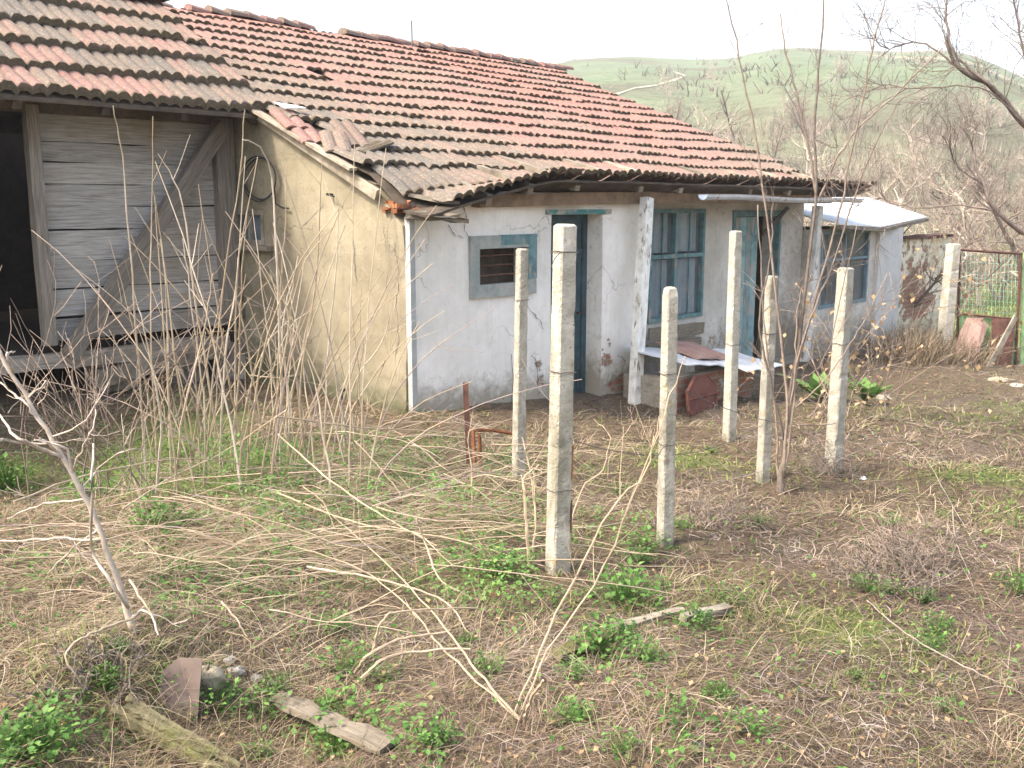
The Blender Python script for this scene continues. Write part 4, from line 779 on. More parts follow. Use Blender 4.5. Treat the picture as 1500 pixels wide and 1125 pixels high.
# gate -------------------------------------------------
GY = 17.2
def gp(px, py, dy=0.0): return at(px, py, GY + dy)
root = thing('gate', 'rusty framed wire mesh gate with flaking green lower panel', 'gate', gp(1445, 548))
mb = MB()
for a, b in (((1403, 366), (1497, 372)), ((1400, 459), (1492, 468)), ((1400, 540), (1488, 548)), ((1406, 366), (1401, 544)), ((1495, 372), (1487, 548))): mb.tube([gp(*a), gp(*b)], .022, 6)
mb.build('frame', M['rust'], root)
mb = MB()
for i in range(17):
    k = i / 16; a = gp(1406 + 88 * k, 367 + 6 * k); b = gp(1401 + 91 * k, 460 + 8 * k); mb.tube([a, b], .0022, 3)
for i in range(13):
    k = i / 12; mb.tube([gp(1406 - 5 * k, 367 + 93 * k), gp(1495 - 3 * k, 373 + 95 * k)], .0022, 3)
mb.build('wire_mesh', M['green_teal'], root)
mb = MB(); q = [gp(1402, 462, .03), gp(1491, 470, .03), gp(1488, 546, .03), gp(1400, 540, .03)]; mb.box8([q[3], q[2], q[2] + [0, .01, 0], q[3] + [0, .01, 0], q[0], q[1], q[1] + [0, .01, 0], q[0] + [0, .01, 0]]); mb.build('lower_panel', M['green_paint'], root)
mb = MB(); q = [gp(1500, 370, .05), gp(1545, 374, .05), gp(1540, 552, .05), gp(1494, 548, .05)]; mb.box8([q[3], q[2], q[2] + [0, .03, 0], q[3] + [0, .03, 0], q[0], q[1], q[1] + [0, .03, 0], q[0] + [0, .03, 0]])
mb.build('gate_leaf', M['green_paint'], origin=q[3], label='pale green gate leaf cut by the right edge of the view', cat='gate leaf')
def slab(name, pts, th_, m_, lab, cat, dY):     # leaning sheet from ground to the gate: pts = (px, py, Y)
    q = [at(*p) for p in pts]; mb = MB(); o_ = np.array([0.3, -.95, .1]) * th_; n = len(q)
    mb.add(q + [p - o_ for p in q], [tuple(range(n)), tuple(range(2 * n - 1, n - 1, -1))] + [(i, i + n, (i + 1) % n + n, (i + 1) % n) for i in range(n)]); mb.build(name, m_, origin=q[0], label=lab, cat=cat)
slab('leaning_sheet', [(1392, 538, 16.6), (1425, 541, 16.6), (1447, 478, 17.12), (1440, 466, 17.15), (1418, 465, 17.15), (1408, 485, 17.05)], .02, M['pink_sheet'], 'pinkish brown metal sheet leaning on the left of the gate', 'metal sheet', 0)
slab('leaning_sheet', [(1450, 545, 16.9), (1480, 547, 16.9), (1488, 468, 17.14), (1454, 466, 17.14)], .015, M['rust'], 'dark brown rusty sheet leaning on the right of the gate', 'metal sheet', 0)
mb = MB(); mb.beam(at(1444, 546, 16.5), at(1488, 464, 17.1), .10, .03, up=(0.3, -1, 0), rough=.004, seg=4); mb.build('leaning_plank', M['wood'], origin=at(1444, 546, 16.5), label='grey plank propped diagonally against the gate', cat='plank')

# ------------------------------------------------------------------ coop and junk by the porch
root = thing('coop', 'low brick hutch with loose zinc sheets laid on top beside the porch', 'hutch', at(1030, 600, 12.4))
def cw(px, py, s): t, z = on_s(px, py, s); return t, z
t0, _ = cw(938, 560, -.45); t1, _ = cw(1112, 560, -.9); zt1 = cw(960, 530, -.6)[1]
mb = MB(); wall(mb, fS(-.85), t0 + .15, t1 - .1, -3.0, lambda u: zt1 - .16 - .02 * (u - t0) + .03 * float(vnoise(u * 3, 1)), [], .15, res=.08, wear=lambda u, v: .75 + 0 * u, grime_shade=lambda u, v: .5 + 0 * u, amp=.04, seed=41)
mb.build('brick_front', M['grey_plaster'], root)
mb = MB(); mb.wbox(t0 + .15, t0 + .3, -.68, -.1, -3, zt1 - .2); mb.build('side', M['stone'], root); mb = MB(); mb.wbox(t1 - .25, t1 - .1, -.68, -.1, -3, zt1 - .22); mb.build('side', M['stone'], root)
def sheet(mb, cs_, th_=.012):
    q = [W(t, s, z) for t, s, z in cs_]; n = 14; u, v = np.meshgrid(np.linspace(0, 1, n), np.linspace(0, 1, n), indexing='ij'); u = u.ravel()[:, None]; v = v.ravel()[:, None]
    P = (q[0] * (1 - u) + q[1] * u) * (1 - v) + (q[3] * (1 - u) + q[2] * u) * v; P[:, 2] += (.035 * fbm(u * 3 + q[0][0], v * 3, 4, 3) + .006 * np.sin(u * 60)).ravel(); P[:, 1] += (.02 * vnoise(u * 9, v * 2, 6)).ravel()
    lo = P - [0, 0, th_]; f = [(i * n + j, (i + 1) * n + j, (i + 1) * n + j + 1, i * n + j + 1) for i in range(n - 1) for j in range(n - 1)]; m_ = n * n; e = [(j, j + 1) for j in range(n - 1)] + [(m_ - n + j + 1, m_ - n + j) for j in range(n - 1)] + [((j + 1) * n, j * n) for j in range(n - 1)] + [(j * n + n - 1, (j + 1) * n + n - 1) for j in range(n - 1)]
    mb.add(np.concatenate([P, lo]), f + [tuple(i + m_ for i in g[::-1]) for g in f] + [(a, b, b + m_, a + m_) for a, b in e])
mb = MB(); sheet(mb, [(t0 + .1, -1.0, zt1 + .02), (t0 + 1.3, -1.05, zt1 - .16), (t0 + 1.35, -.1, zt1 - .02), (t0 + .1, -.1, zt1 + .13)]); mb.build('zinc_sheet', M['zinc'], root)
mb = MB(); sheet(mb, [(t0 + 1.1, -1.22, zt1 - .17), (t1 + .1, -1.2, zt1 - .22), (t1 + .05, -.35, zt1 - .08), (t0 + 1.15, -.3, zt1 - .0)]); mb.build('zinc_sheet', M['zinc'], root)
mb = MB(); sheet(mb, [(t0 + .75, -.72, zt1 - .00), (t1 - .45, -.80, zt1 - .1), (t1 - .4, -.15, zt1 + .04), (t0 + .8, -.1, zt1 + .12)], .03); mb.build('top_board', M['pink_sheet'], root)
# dark red octagonal disc leaning on the hutch
_t, _z = on_s(1029, 583, -1.02); cpt = W(_t, -1.02, _z); gz = float(H(cpt[0], cpt[1])); r_ = 36 / FPX * np.linalg.norm(cpt); mb = MB(); n = 8; vs = []
xx = T * 1.15; yy = S * .12 + np.array([0, 0, .97])
for off in (0, .03):
    for i in range(n): a = i * 2 * math.pi / n + .39; vs.append(cpt + xx * math.cos(a) * r_ * .98 + yy * math.sin(a) * r_ + S * off)
mb.add(vs, [tuple(range(n)), tuple(range(2 * n - 1, n - 1, -1))] + [(i, i + n, (i + 1) % n + n, (i + 1) % n) for i in range(n)][:], .5); mb.tube([cpt + xx * math.cos(a) * r_ * .98 + yy * math.sin(a) * r_ for a in [i * 2 * math.pi / n + .39 for i in range(n + 1)]], .012, 5)
mb.tube([cpt - xx * r_ * .9 + np.array([0, -.012, 0.02]), cpt + xx * r_ * .9 + np.array([0, -.012, 0.02])], .01, 4)
mb.build('rusty_disc', M['disc'], origin=cpt, label='dark red rusty octagonal lid leaning against the hutch', cat='metal lid')
# collapsed white boards below the porch window
for (a, b, w_, lab) in (((950, 490), (1030, 480), .16, 'whitish weathered board leaning below the porch window, upper one'), ((948, 512), (1026, 500), .13, 'whitish weathered board below the porch window, lower one')):
    p0 = cw(a[0], a[1], .2); p1 = cw(b[0], b[1], .28); mb = MB(); mb.beam(W(p0[0], .2, p0[1]), W(p1[0], .28, p1[1]), w_, .03, up=S, rough=.008, seg=5); mb.build('fallen_board', M['palewood'], origin=W(p0[0], .2, p0[1]), label=lab, cat='board')
# iron bar and rusty pipe frame by the wall
b = G(688, 684); t = at(682, 560, b[1]); mb = MB(); mb.beam(b - [0, 0, .1], t, .04, .02, up=(0, 1, 0), rough=.002, seg=5); mb.build('iron_bar', M['rust'], origin=b, label='upright dark brown iron bar before the white wall', cat='iron bar')
b1 = G(696, 684); b2 = G(705, 686); mb = MB(); mb.tube([b1 - [0, 0, .05], at(693, 628, b1[1])], .016, 6); mb.tube([b2 - [0, 0, .05], at(702, 634, b2[1])], .014, 8); mb.tube([at(693, 630, b1[1]), at(722, 630, b1[1] + .2), at(760, 637, b1[1] + .35)], .014, 6)
mb.build('rusty_pipe_frame', M['orange_rust'], origin=b1, label='orange rusty bent pipe frame beside the iron bar', cat='pipe frame')
# mast behind the ridge
p = at(603, 30, 17.5); q = at(604, 75, 17.5); mb = MB(); mb.tube([q - [0, 0, 3.5], q, p], .012, 5); mb.build('mast', M['wire'], origin=q - [0, 0, 3.5], label='thin grey mast rising behind the roof ridge', cat='mast')
# ------------------------------------------------------------------ ground litter (nobody could count it)
def sample(n, ymax=22, p=1.0, xpad=1.15):
    """points on the ground in and around the view, denser near the viewer"""
    u = rng.random(n); y = 1.7 * (ymax / 1.7) ** u; x = (rng.random(n) * 2 - 1) * (y * .56 * xpad + .4); return x, y
def in_house(x, y):
    d = np.stack([x, y], 1) - C[:2]; t = d @ T[:2]; s = d @ S[:2]
    a = (t > -.03) & (t < 14.2) & (s > .0) & (s < 13); b = (s > BS + .1) & (t < 0) & (t > -5.4) & (s < 7); c = (t > 3.7) & (t < 9.9) & (s > -.1) & (s < 1)
    return a | b | c
def ribbons(x, y, L, w, az, lift, curl, droop, rnd, z0=0.0, seg=4):
    """curved flat blades: az heading, lift = rise per metre at the root, droop = how much it bends back"""
    n = len(x); k = np.linspace(0, 1, seg + 1)[None, :]; L = L[:, None]
    a = az[:, None] + curl[:, None] * k
    px = x[:, None] + np.cumsum(np.cos(a), 1) * L / seg * np.sqrt(np.clip(1 - np.clip(lift, 0, .98) ** 2, .02, 1))[:, None]; py = y[:, None] + np.cumsum(np.sin(a), 1) * L / seg * np.sqrt(np.clip(1 - np.clip(lift, 0, .98) ** 2, .02, 1))[:, None]
    rise = (lift[:, None] * k - droop[:, None] * k * k) * L
    pz = H(x, y)[:, None] + rise + z0; g = H(px, py) + .004; pz = np.maximum(pz, g)
    ww = w[:, None] * (1 - .8 * k ** 2) / 2; nx = -np.sin(a) * ww; ny = np.cos(a) * ww; tz = (rng.random(n)[:, None] - .5) * 1.2 * ww
    V = np.stack([np.stack([px + nx, py + ny, pz + tz], -1), np.stack([px - nx, py - ny, pz - tz], -1)], 2)      # n, seg+1, 2, 3
    V = V.reshape(-1, 3); b = (np.arange(n) * (seg + 1) * 2)[:, None] + np.arange(seg)[None, :] * 2; b = b.ravel()
    return V, np.stack([b, b + 1, b + 3, b + 2], 1), np.repeat(rnd, (seg + 1) * 2)
def keep(x, y, m): return x[m], y[m]
# tone fields
def twigness(x, y): return np.clip(.45 + .25 * (x / (y + .1)) * 3.0 + 1.1 * fbm(x * .9 + 5, y * .9, 61, 3), 0, 1)
N = 135000
x, y = sample(N); L_, G_ = dens(x, y); m = ~in_house(x, y) & (rng.random(N) > .92 * L_ + .8 * G_) & (twigness(x, y) < rng.random(N) * 1.1 + .1); x, y = keep(x, y, m); n = len(x)
dist = np.hypot(x, y); base_az = 3.0 * fbm(x * .8, y * .8, 41, 2) + .3
pale = .45 + .55 * fbm(x * 1.1, y * 1.1, 91, 3)
V, F, r = ribbons(x, y, .06 + .26 * rng.random(n) ** 1.6, (.0015 + .0015 * rng.random(n)) * np.clip(dist / 4, .8, 2.6), base_az + rng.normal(0, .7, n), rng.random(n) ** 2.5 * .6, rng.normal(0, .9, n), rng.random(n) * .7, np.clip(pale + rng.normal(0, .22, n), 0, 1), 0.006 + .02 * 0)
fastmesh('dry_grass', V, F, r, M['straw'], label='matted pale dry grass and straw lying over the yard', cat='dry grass', kind='stuff')
N = 105000
x, y = sample(N); m = ~in_house(x, y) & (twigness(x, y) > rng.random(N) * .9 + .12); x, y = keep(x, y, m); L_, G_ = dens(x, y); m = rng.random(len(x)) > .92 * L_ + .85 * G_; x, y = keep(x, y, m); n = len(x); dist = np.hypot(x, y)
V, F, r = ribbons(x, y, .04 + .20 * rng.random(n) ** 1.7, (.0015 + .0018 * rng.random(n)) * np.clip(dist / 4, .8, 2.6), rng.random(n) * 6.28, rng.random(n) ** 1.5 * .7, rng.normal(0, 1.3, n), rng.random(n) * .8, np.clip(.40 + .9 * fbm(x * .9, y * 1.3, 93, 3) + rng.normal(0, .22, n), 0, 1), .006)
fastmesh('dead_twigs', V, F, r, M['twig'], label='thatch of thin greyish brown dead twigs covering the right of the yard', cat='twigs', kind='stuff')
N = 150000
x, y = sample(N, 26); L_, G_ = dens(x, y); m = ~in_house(x, y) & (rng.random(N) < 1.0 * G_ + .2 * L_ + .07); x, y = keep(x, y, m); n = len(x); dist = np.hypot(x, y)
V, F, r = ribbons(x, y, .035 + .08 * rng.random(n), (.003 + .002 * rng.random(n)) * np.clip(dist / 4, .8, 3), rng.random(n) * 6.28, .55 + .4 * rng.random(n), rng.normal(0, .7, n), .2 + rng.random(n) * .5, np.clip(.5 + rng.normal(0, .25, n) + .5 * fbm(x, y, 12, 2), 0, 1), 0)
fastmesh('green_grass', V, F, r, M['grass'], label='short green grass sprouting in patches through the dry thatch', cat='grass', kind='stuff')
# upright tufts of pale dead grass
N = 1100; cx, cy = sample(N, 15); m = ~in_house(cx, cy) & (fbm(cx * 1.1, cy * 1.1, 91, 3) > -.05); cx, cy = keep(cx, cy, m); q = rng.integers(0, len(cx), 14000); x = cx[q] + rng.normal(0, .05, len(q)); y = cy[q] + rng.normal(0, .05, len(q)); n = len(x); dist = np.hypot(x, y)
V, F, r = ribbons(x, y, .08 + .22 * rng.random(n), (.0022 + .001 * rng.random(n)) * np.clip(dist / 4, .8, 2.4), np.arctan2(y - cy[q], x - cx[q]) + rng.normal(0, .5, n), .5 + .45 * rng.random(n), rng.normal(0, .6, n), .3 + rng.random(n) * .6, np.clip(.62 + rng.normal(0, .2, n), 0, 1), 0)
fastmesh('dry_grass_tufts', V, F, r, M['straw'], label='upright bleached tufts of dead grass scattered over the yard', cat='dry grass', kind='stuff')
N = 8500; x = rng.normal(0, 1, N); y = rng.normal(0, 1, N); hc = [G(*q) for q in ((540, 715), (470, 790), (620, 760), (350, 800), (560, 690), (230, 830))]; qi = rng.integers(0, 6, N); x = np.array([h[0] for h in hc])[qi] + x * .45; y = np.array([h[1] for h in hc])[qi] + y * .35; m = ~in_house(x, y); x, y = keep(x, y, m); n = len(x)
V, F, r = ribbons(x, y, .12 + .45 * rng.random(n), .0018 + .0022 * rng.random(n), rng.choice([.1, 3.3, -.6, .6, 2.6], n) + rng.normal(0, .4, n), rng.random(n) ** 1.5 * .45, rng.normal(0, .4, n), rng.random(n) * .5, np.clip(rng.normal(.66, .24, n), 0, 1), .02 + 0 * rng.random(1)[0])
fastmesh('straw_tangle', V, F, r, M['straw'], label='tangle of fine broken straw among the fallen stalks left of the posts', cat='straw', kind='stuff')
# leafy ground cover
def leaves(cx, cy, cz, size, tilt, az, rnd, ratio=.7):
    """five-point leaf as two bent quads"""
    n = len(cx); pts = np.array([[0, 0, 0], [.5, .5 * ratio, .08], [1.0, 0, -.08], [.5, -.5 * ratio, .08], [.5, 0, -.02]])
    ca, sa = np.cos(az), np.sin(az); ct, st = np.cos(tilt), np.sin(tilt)
    X = pts[None, :, 0] * size[:, None]; Y = pts[None, :, 1] * size[:, None]; Z = pts[None, :, 2] * size[:, None]
    x1 = X * ct[:, None] - Z * st[:, None]; z1 = X * st[:, None] + Z * ct[:, None]
    V = np.stack([cx[:, None] + x1 * ca[:, None] - Y * sa[:, None], cy[:, None] + x1 * sa[:, None] + Y * ca[:, None], cz[:, None] + z1], -1).reshape(-1, 3)
    b = np.arange(n) * 5; F = np.concatenate([np.stack([b, b + 4, b + 2, b + 1], 1), np.stack([b, b + 3, b + 2, b + 4], 1)]); return V, F, np.repeat(rnd, 5)
N = 330000; x, y = sample(N, 16); L_, G_ = dens(x, y); m = ~in_house(x, y) & (rng.random(N) < L_ ** 1.05 * 1.0 + .025) & (fbm(x * 3.2, y * 3.2, 14, 3) > -.16); x, y = keep(x, y, m); n = len(x)
cl = fbm(x * 3, y * 3, 15, 3); z = H(x, y) + np.clip(.025 + .17 * rng.random(n) * (1 + 1.8 * cl) * np.clip(dens(x, y)[0] * 1.4, .2, 1), 0.01, .3)
V, F, r = leaves(x, y, z, .012 + .022 * rng.random(n), rng.normal(.15, .5, n), rng.random(n) * 6.28, np.clip(.45 + .8 * cl + rng.normal(0, .2, n), 0, 1))
fastmesh('nettle_carpet', V, F, r, M['leaf'], label='low carpet of fresh green nettles among the stalks before the barn', cat='ground cover', kind='stuff')
# dead leaf litter
N = 4200; x, y = sample(N, 18); m = ~in_house(x, y); x, y = keep(x, y, m); n = len(x)
V, F, r = leaves(x, y, H(x, y) + .012 + .02 * rng.random(n), .010 + .022 * rng.random(n), rng.normal(0, .45, n), rng.random(n) * 6.28, rng.random(n) * .7); fastmesh('leaf_litter', V, F, r, M['dryleaf'], label='scattered curled brown dead leaves on the yard', cat='leaf litter', kind='stuff')

# ------------------------------------------------------------------ green weeds, each a plant
def weed_mesh(kind, seed):
    rg = np.random.default_rng(seed); n = {0: 90, 1: 170, 2: 16}[kind]
    if kind == 2:       # broad dock-like rosette
        az = np.linspace(0, 6.28 * 1.0, n) + rg.normal(0, .2, n); VV, FF, RR = leaves(np.zeros(n), np.zeros(n), np.full(n, .02), .20 + .16 * rg.random(n), .5 + .45 * rg.random(n), az, .45 + .5 * rg.random(n), .38)
    else:
        rad = .13 * np.sqrt(rg.random(n)) * (.7 + .5 * rg.random(n)); az = rg.random(n) * 6.28; hgt = (.03 + .13 * rg.random(n)) * (1 - rad * 3); VV, FF, RR = leaves(rad * np.cos(az), rad * np.sin(az), hgt, .012 + .024 * rg.random(n), rg.normal(.25, .5, n), az + rg.normal(0, .6, n), np.clip(.5 + rg.normal(0, .25, n), 0, 1), .75)
    nl = len(VV) // 5; b = np.arange(nl) * 5; ex = VV[b] + np.array([.0012, .0012, 0]); c0 = np.array([[-.002, 0, -.01], [.002, 0, -.01]]); k = len(VV)      # a petiole from the root to every leaf
    FF = np.concatenate([FF, np.stack([np.full(nl, k), np.full(nl, k + 1), k + 2 + np.arange(nl), b], 1)]); VV = np.concatenate([VV, c0, ex]); RR = np.concatenate([RR, [.2, .2], np.full(nl, .3)])
    return VV, FF, RR
wm = []
for i, kd in enumerate((0, 1, 0, 1, 2)):
    VV, FF, RR = weed_mesh(kd, 100 + i); o = fastmesh('green_weed', VV, FF, RR, M['leaf']); wm.append(o.data); bpy.data.objects.remove(o)
def put_weed(px, py, k, sc, lab, grp=None):
    p = G(px, py); o = bpy.data.objects.new('green_weed' if k != 4 else 'dock_plant', wm[k]); COL.objects.link(o); o.location = p; o.scale = (sc, sc, sc); o.rotation_euler = (0, 0, random.uniform(0, 6.28)); props(o, lab, 'weed', grp)
for a in [(915, 885, 1, 1.3, 'bright green leafy weed right of the tallest post'), (882, 962, 1, 1.0, 'bright green weed between the crossed dry branches and the short pole'), (730, 845, 0, 1.2, 'green weed at the left foot of the tallest post'),
          (60, 1112, 1, .95, 'large lush green weed at the bottom left corner'), (15, 1110, 0, 1.0, 'darker green weed cut by the bottom left corner'), (500, 985, 0, .9, 'dark green weed in the hollow under the bent stalk stumps'), (318, 1040, 0, .8, 'dark green weed beside the leaning brown sheet'),
          (385, 1052, 0, .8, 'small green weed in the hollow right of the log'), (490, 1105, 1, .7, 'green weed beside the bleached broken board'), (1200, 590, 4, 1.7, 'large broad leaved dock plant right of the sapling'), (1268, 592, 4, 1.3, 'smaller dock plant right of the rightmost post'),
          (10, 715, 1, 1.7, 'bright green weed at the left edge by the dark void'), (945, 810, 0, 1.0, 'green weed left of the round topped post foot'), (1000, 775, 0, .6, 'tiny green weed right of the round topped post'), (1492, 870, 0, .9, 'green weed at the right edge of the yard'),
          (1300, 770, 0, .6, 'tiny green weed near the dark twig mound'), (1100, 1075, 0, .6, 'tiny green weed low at the right of centre'), (640, 1095, 1, .6, 'green weed low near the middle of the bottom edge'), (900, 1105, 0, .6, 'green weed low right of the snapped yellow stem'), (230, 775, 1, 1.2, 'green weed under the dead sapling trunk'),
          (130, 735, 1, 1.4, 'green weed between the dead sapling and the stalk clump'), (560, 1000, 0, .5, 'dark green weed left of the fallen pale stems')]:
    put_weed(*a)
for i in range(46):
    px, py = random.uniform(100, 1000), random.uniform(650, 1110)
    if i > 30: px, py = random.uniform(950, 1490), random.uniform(640, 1100)
    put_weed(px, py, random.choice((0, 0, 1, 2, 3)), random.uniform(.3, .7), 'small green weed ' + ('at the back ' if py < 760 else 'midway ' if py < 930 else 'at the front ') + ('left of the dead sapling foot' if px < 200 else 'in line with the plank barn' if px < 420 else 'in line with the ochre wall' if px < 600 else 'left of the tallest post' if px < 800 else 'right of the tallest post' if px < 960 else 'left of the sapling' if px < 1150 else 'right of the sapling' if px < 1320 else 'near the right edge'), 'small green weeds in the yard')

# ------------------------------------------------------------------ dry stalks
def topx(p):      # where a point stands in the photo, only used to word its label
    v = np.asarray(p, float); f = v[1] * CP - v[2] * SP; return 750 + FPX * v[0] / f, 562.5 - FPX * (v[1] * SP + v[2] * CP) / f
def stand_label(b, tip):
    bx = topx(b)[0]; tx, ty = topx(tip); hgt = 'very tall' if ty < 260 else 'tall' if ty < 380 else 'middling' if ty < 480 else 'short'
    wh = 'before the dark barn doorway' if bx < 200 else 'before the left half of the plank wall' if bx < 290 else 'before the right half of the plank wall' if bx < 360 else 'before the gable window and barn post' if bx < 430 else 'before the ochre wall'
    ln = 'leaning right' if tx - bx > 45 else 'leaning left' if tx - bx < -45 else 'upright'; by_ = topx(b)[1]; return '%s weed stalk %s, %s, %s row' % (hgt, ln, wh, 'back' if by_ < 675 else 'middle' if by_ < 705 else 'front')
def lie_label(a, b):
    x, y = topx((np.asarray(a) + np.asarray(b)) / 2); L = np.linalg.norm(np.asarray(a) - b); sz = 'long' if L > 1.2 else 'mid length' if L > .8 else 'short'
    wh = 'near the dead sapling' if x < 330 else 'in the left half of the heap' if x < 480 else 'in the middle of the heap' if x < 620 else 'left of the tallest post' if x < 790 else 'right of the tallest post'
    dp = 'near the walls' if y < 690 else 'midway' if y < 790 else 'at the front'; xa, ya = topx(a); xb, yb = topx(b); sl = (yb - ya) / ((xb - xa) or 1); dr_ = 'level' if abs(sl) < .12 else 'pointing at the viewer' if abs(sl) > 1.2 else 'steeply slanting right' if sl > .45 else 'slanting right' if sl > 0 else 'steeply slanting left' if sl < -.45 else 'slanting left'; return '%s %s fallen stalk %s, %s' % (sz, dr_, wh, dp)
def pxpath(pts, Y, n=None, jit=.0):
    """pts: (px, py[, dY]) -> smooth 3-D path at distance about Y"""
    q = np.array([at(p[0], p[1], Y + (p[2] if len(p) > 2 else 0)) for p in pts]); n = n or max(5, 4 * len(q))
    k = np.linspace(0, 1, len(q)); kk = np.linspace(0, 1, n); out = []
    for i in range(3):
        if len(q) >= 3:      # Catmull-Rom
            Q = np.vstack([2 * q[0] - q[1], q, 2 * q[-1] - q[-2]]); u = kk * (len(q) - 1); j = np.minimum(u.astype(int), len(q) - 2); f = u - j
            a, b, c, d = Q[j, i], Q[j + 1, i], Q[j + 2, i], Q[j + 3, i]; out.append(.5 * (2 * b + (c - a) * f + (2 * a - 5 * b + 4 * c - d) * f ** 2 + (3 * b - a - 3 * c + d) * f ** 3))
        else: out.append(np.interp(kk, k, q[:, i]))
    P = np.stack(out, 1)
    if jit: P[1:-1] += np.random.default_rng(int(P[0, 0] * 1e4) & 0xffff).normal(0, jit, (n - 2, 3))
    return P
def stalk_obj(name, path0, r0, r1, lab, cat='dry stalk', grp=None, m=None, rnd=None, branches=0, blen=.25, sides=5):
    path = np.array(path0); n = len(path); path[1:] += np.random.default_rng(int(abs(path[0, 0]) * 1e4) % 9999).normal(0, .002, (n - 1, 3)); mb = MB(); rad = r0 + (r1 - r0) * np.linspace(0, 1, n); rr = random.random() if rnd is None else rnd
    rad = rad * (1 + .12 * (np.arange(n) % 3 == 0)); mb.tube(path, rad, sides, rr); mb.r[-1] = np.clip(mb.r[-1] + np.repeat(.45 * vnoise(np.arange(n) * .8 + path[0][0] * 9, path[0][1] * 7, 2), sides), 0, 1)
    for b in range(branches):
        i = random.randint(n // 3, n - 2); d = path[i + 1] - path[i]; d /= np.linalg.norm(d); s_ = np.cross(d, [random.uniform(-1, 1), random.uniform(-1, 1), .3]); s_ /= np.linalg.norm(s_) + 1e-6
        L = blen * random.uniform(.4, 1.2); p = path[i]; q = [p, p + (d * .6 + s_ * .6) * L * .5, p + (d * 1.0 + s_ * .9) * L]; mb.tube(np.array(q), [rad[i] * .6, rad[i] * .45, rad[i] * .25], 4, rr)
    return mb.build(name, m or M['stalk'], origin=path[0], smooth=False, label=lab, cat=cat, group=grp)
def ground_at(px, py): return G(px, py)
TALL = [  # base -> tip in the photo
    [(215, 720), (205, 560), (192, 380), (178, 220), (165, 155)], [(232, 715), (222, 500), (222, 330), (225, 170)], [(285, 700), (262, 560), (240, 380), (225, 280)], [(330, 690), (290, 470), (268, 300), (232, 225)],
    [(250, 705), (247, 560), (243, 420), (235, 350)], [(300, 700), (312, 560), (330, 400), (352, 250), (358, 160)], [(322, 705), (330, 520), (345, 420), (360, 230)], [(410, 690), (412, 560), (405, 380), (398, 260), (380, 215), (355, 205)],
    [(345, 690), (345, 520), (350, 380), (378, 230)], [(360, 700), (385, 520), (430, 400), (500, 300)], [(380, 705), (410, 560), (440, 400), (490, 330)], [(395, 700), (430, 560), (468, 440), (505, 330)], [(450, 690), (440, 560), (462, 420), (472, 230)],
    [(475, 670), (480, 520), (492, 400), (496, 300)], [(300, 720), (300, 600), (285, 480), (268, 350)], [(280, 710), (290, 600), (310, 500), (330, 405)], [(335, 690), (350, 560), (352, 450), (362, 310)], [(430, 690), (470, 560), (520, 470), (560, 400)],
    [(255, 720), (270, 600), (300, 480), (312, 400)], [(420, 700), (424, 610), (414, 480), (438, 375)], [(388, 660), (372, 560), (350, 450), (300, 330)], [(365, 690), (340, 580), (322, 470), (290, 270)], [(235, 690), (220, 600), (200, 500), (160, 350)],
    [(415, 640), (432, 560), (452, 470), (470, 400)], [(270, 650), (258, 600), (245, 540), (245, 470)], [(403, 560), (412, 420), (418, 320), (420, 240)], [(500, 640), (520, 560), (560, 500), (575, 440)], [(228, 720), (236, 620), (215, 500), (195, 420)],
    [(380, 640), (395, 560), (425, 480), (480, 440)], [(350, 650), (375, 540), (430, 420), (405, 345)]]
for i, c_ in enumerate(TALL):
    by = max(c_[0][1], 640); b = G(c_[0][0], by + random.uniform(-6, 10)); Y = b[1]; pts = [(c_[0][0], by)] + c_[1:]; path = pxpath([(p[0], p[1], -.15 * j + random.uniform(-.1, .1) if j else 0) for j, p in enumerate(pts)], Y, 16, .002)
    path[0] = b - [0, 0, .03]
    stalk_obj('dry_stalk', path, .0068 + .003 * random.random(), .0026, stand_label(path[0], path[-1]), grp='tall dry stalks clumped before the barn', rnd=random.uniform(.5, 1), branches=random.choice((0, 0, 1, 2, 3)))
for i in range(58):       # more of the clump, random
    bx = random.uniform(200, 560); by = random.uniform(640, 730); b = G(bx, by); Lh = random.uniform(.9, 2.35); lx = random.gauss(.08, .32); ly = random.gauss(-.05, .15); n = 10; k = np.linspace(0, 1, n)
    path = b + np.stack([lx * k * Lh * (.4 + .6 * k), ly * k * Lh, k * Lh * (1 - .08 * k * abs(lx) * 4)], 1) + np.random.default_rng(i).normal(0, .004, (n, 3)); path[0] = b - [0, 0, .03]
    stalk_obj('dry_stalk', path, random.uniform(.005, .0085), .0025, stand_label(path[0], path[-1]), grp='tall dry stalks clumped before the barn', rnd=random.uniform(.05, .9), branches=random.choice((0, 1, 2)))
# fallen pale stems with clear places of their own
def fallen(pts, r0, r1, lab, Y=None, lift=(), grp=None, m=None, rnd=.45, br=0, name='fallen_stalk', n=None):
    """pts (px, py, height above ground): placed on the ground surface under each sight line, then raised"""
    P = []
    for px, py, h in pts: p = G(px, py, h); P.append([p[0], p[1], float(H(p[0], p[1])) + h])
    q = np.array(P); n = n or 5 * len(q); Q = np.vstack([2 * q[0] - q[1], q, 2 * q[-1] - q[-2]]); u = np.linspace(0, len(q) - 1, n); j = np.minimum(u.astype(int), len(q) - 2); f = (u - j)[:, None]
    a, b, c, d = Q[j], Q[j + 1], Q[j + 2], Q[j + 3]; path = .5 * (2 * b + (c - a) * f + (2 * a - 5 * b + 4 * c - d) * f ** 2 + (3 * b - a - 3 * c + d) * f ** 3)
    return stalk_obj(name, path, r0, r1, lab, cat='fallen stalk', grp=grp, rnd=rnd, branches=br, m=m)
fallen([(760, 1052, .02), (700, 985, .10), (640, 905, .14), (560, 820, .12), (470, 740, .10)], .0046, .0022, 'long pale stalk lying from the bottom centre up to the left, upper of two', br=2)
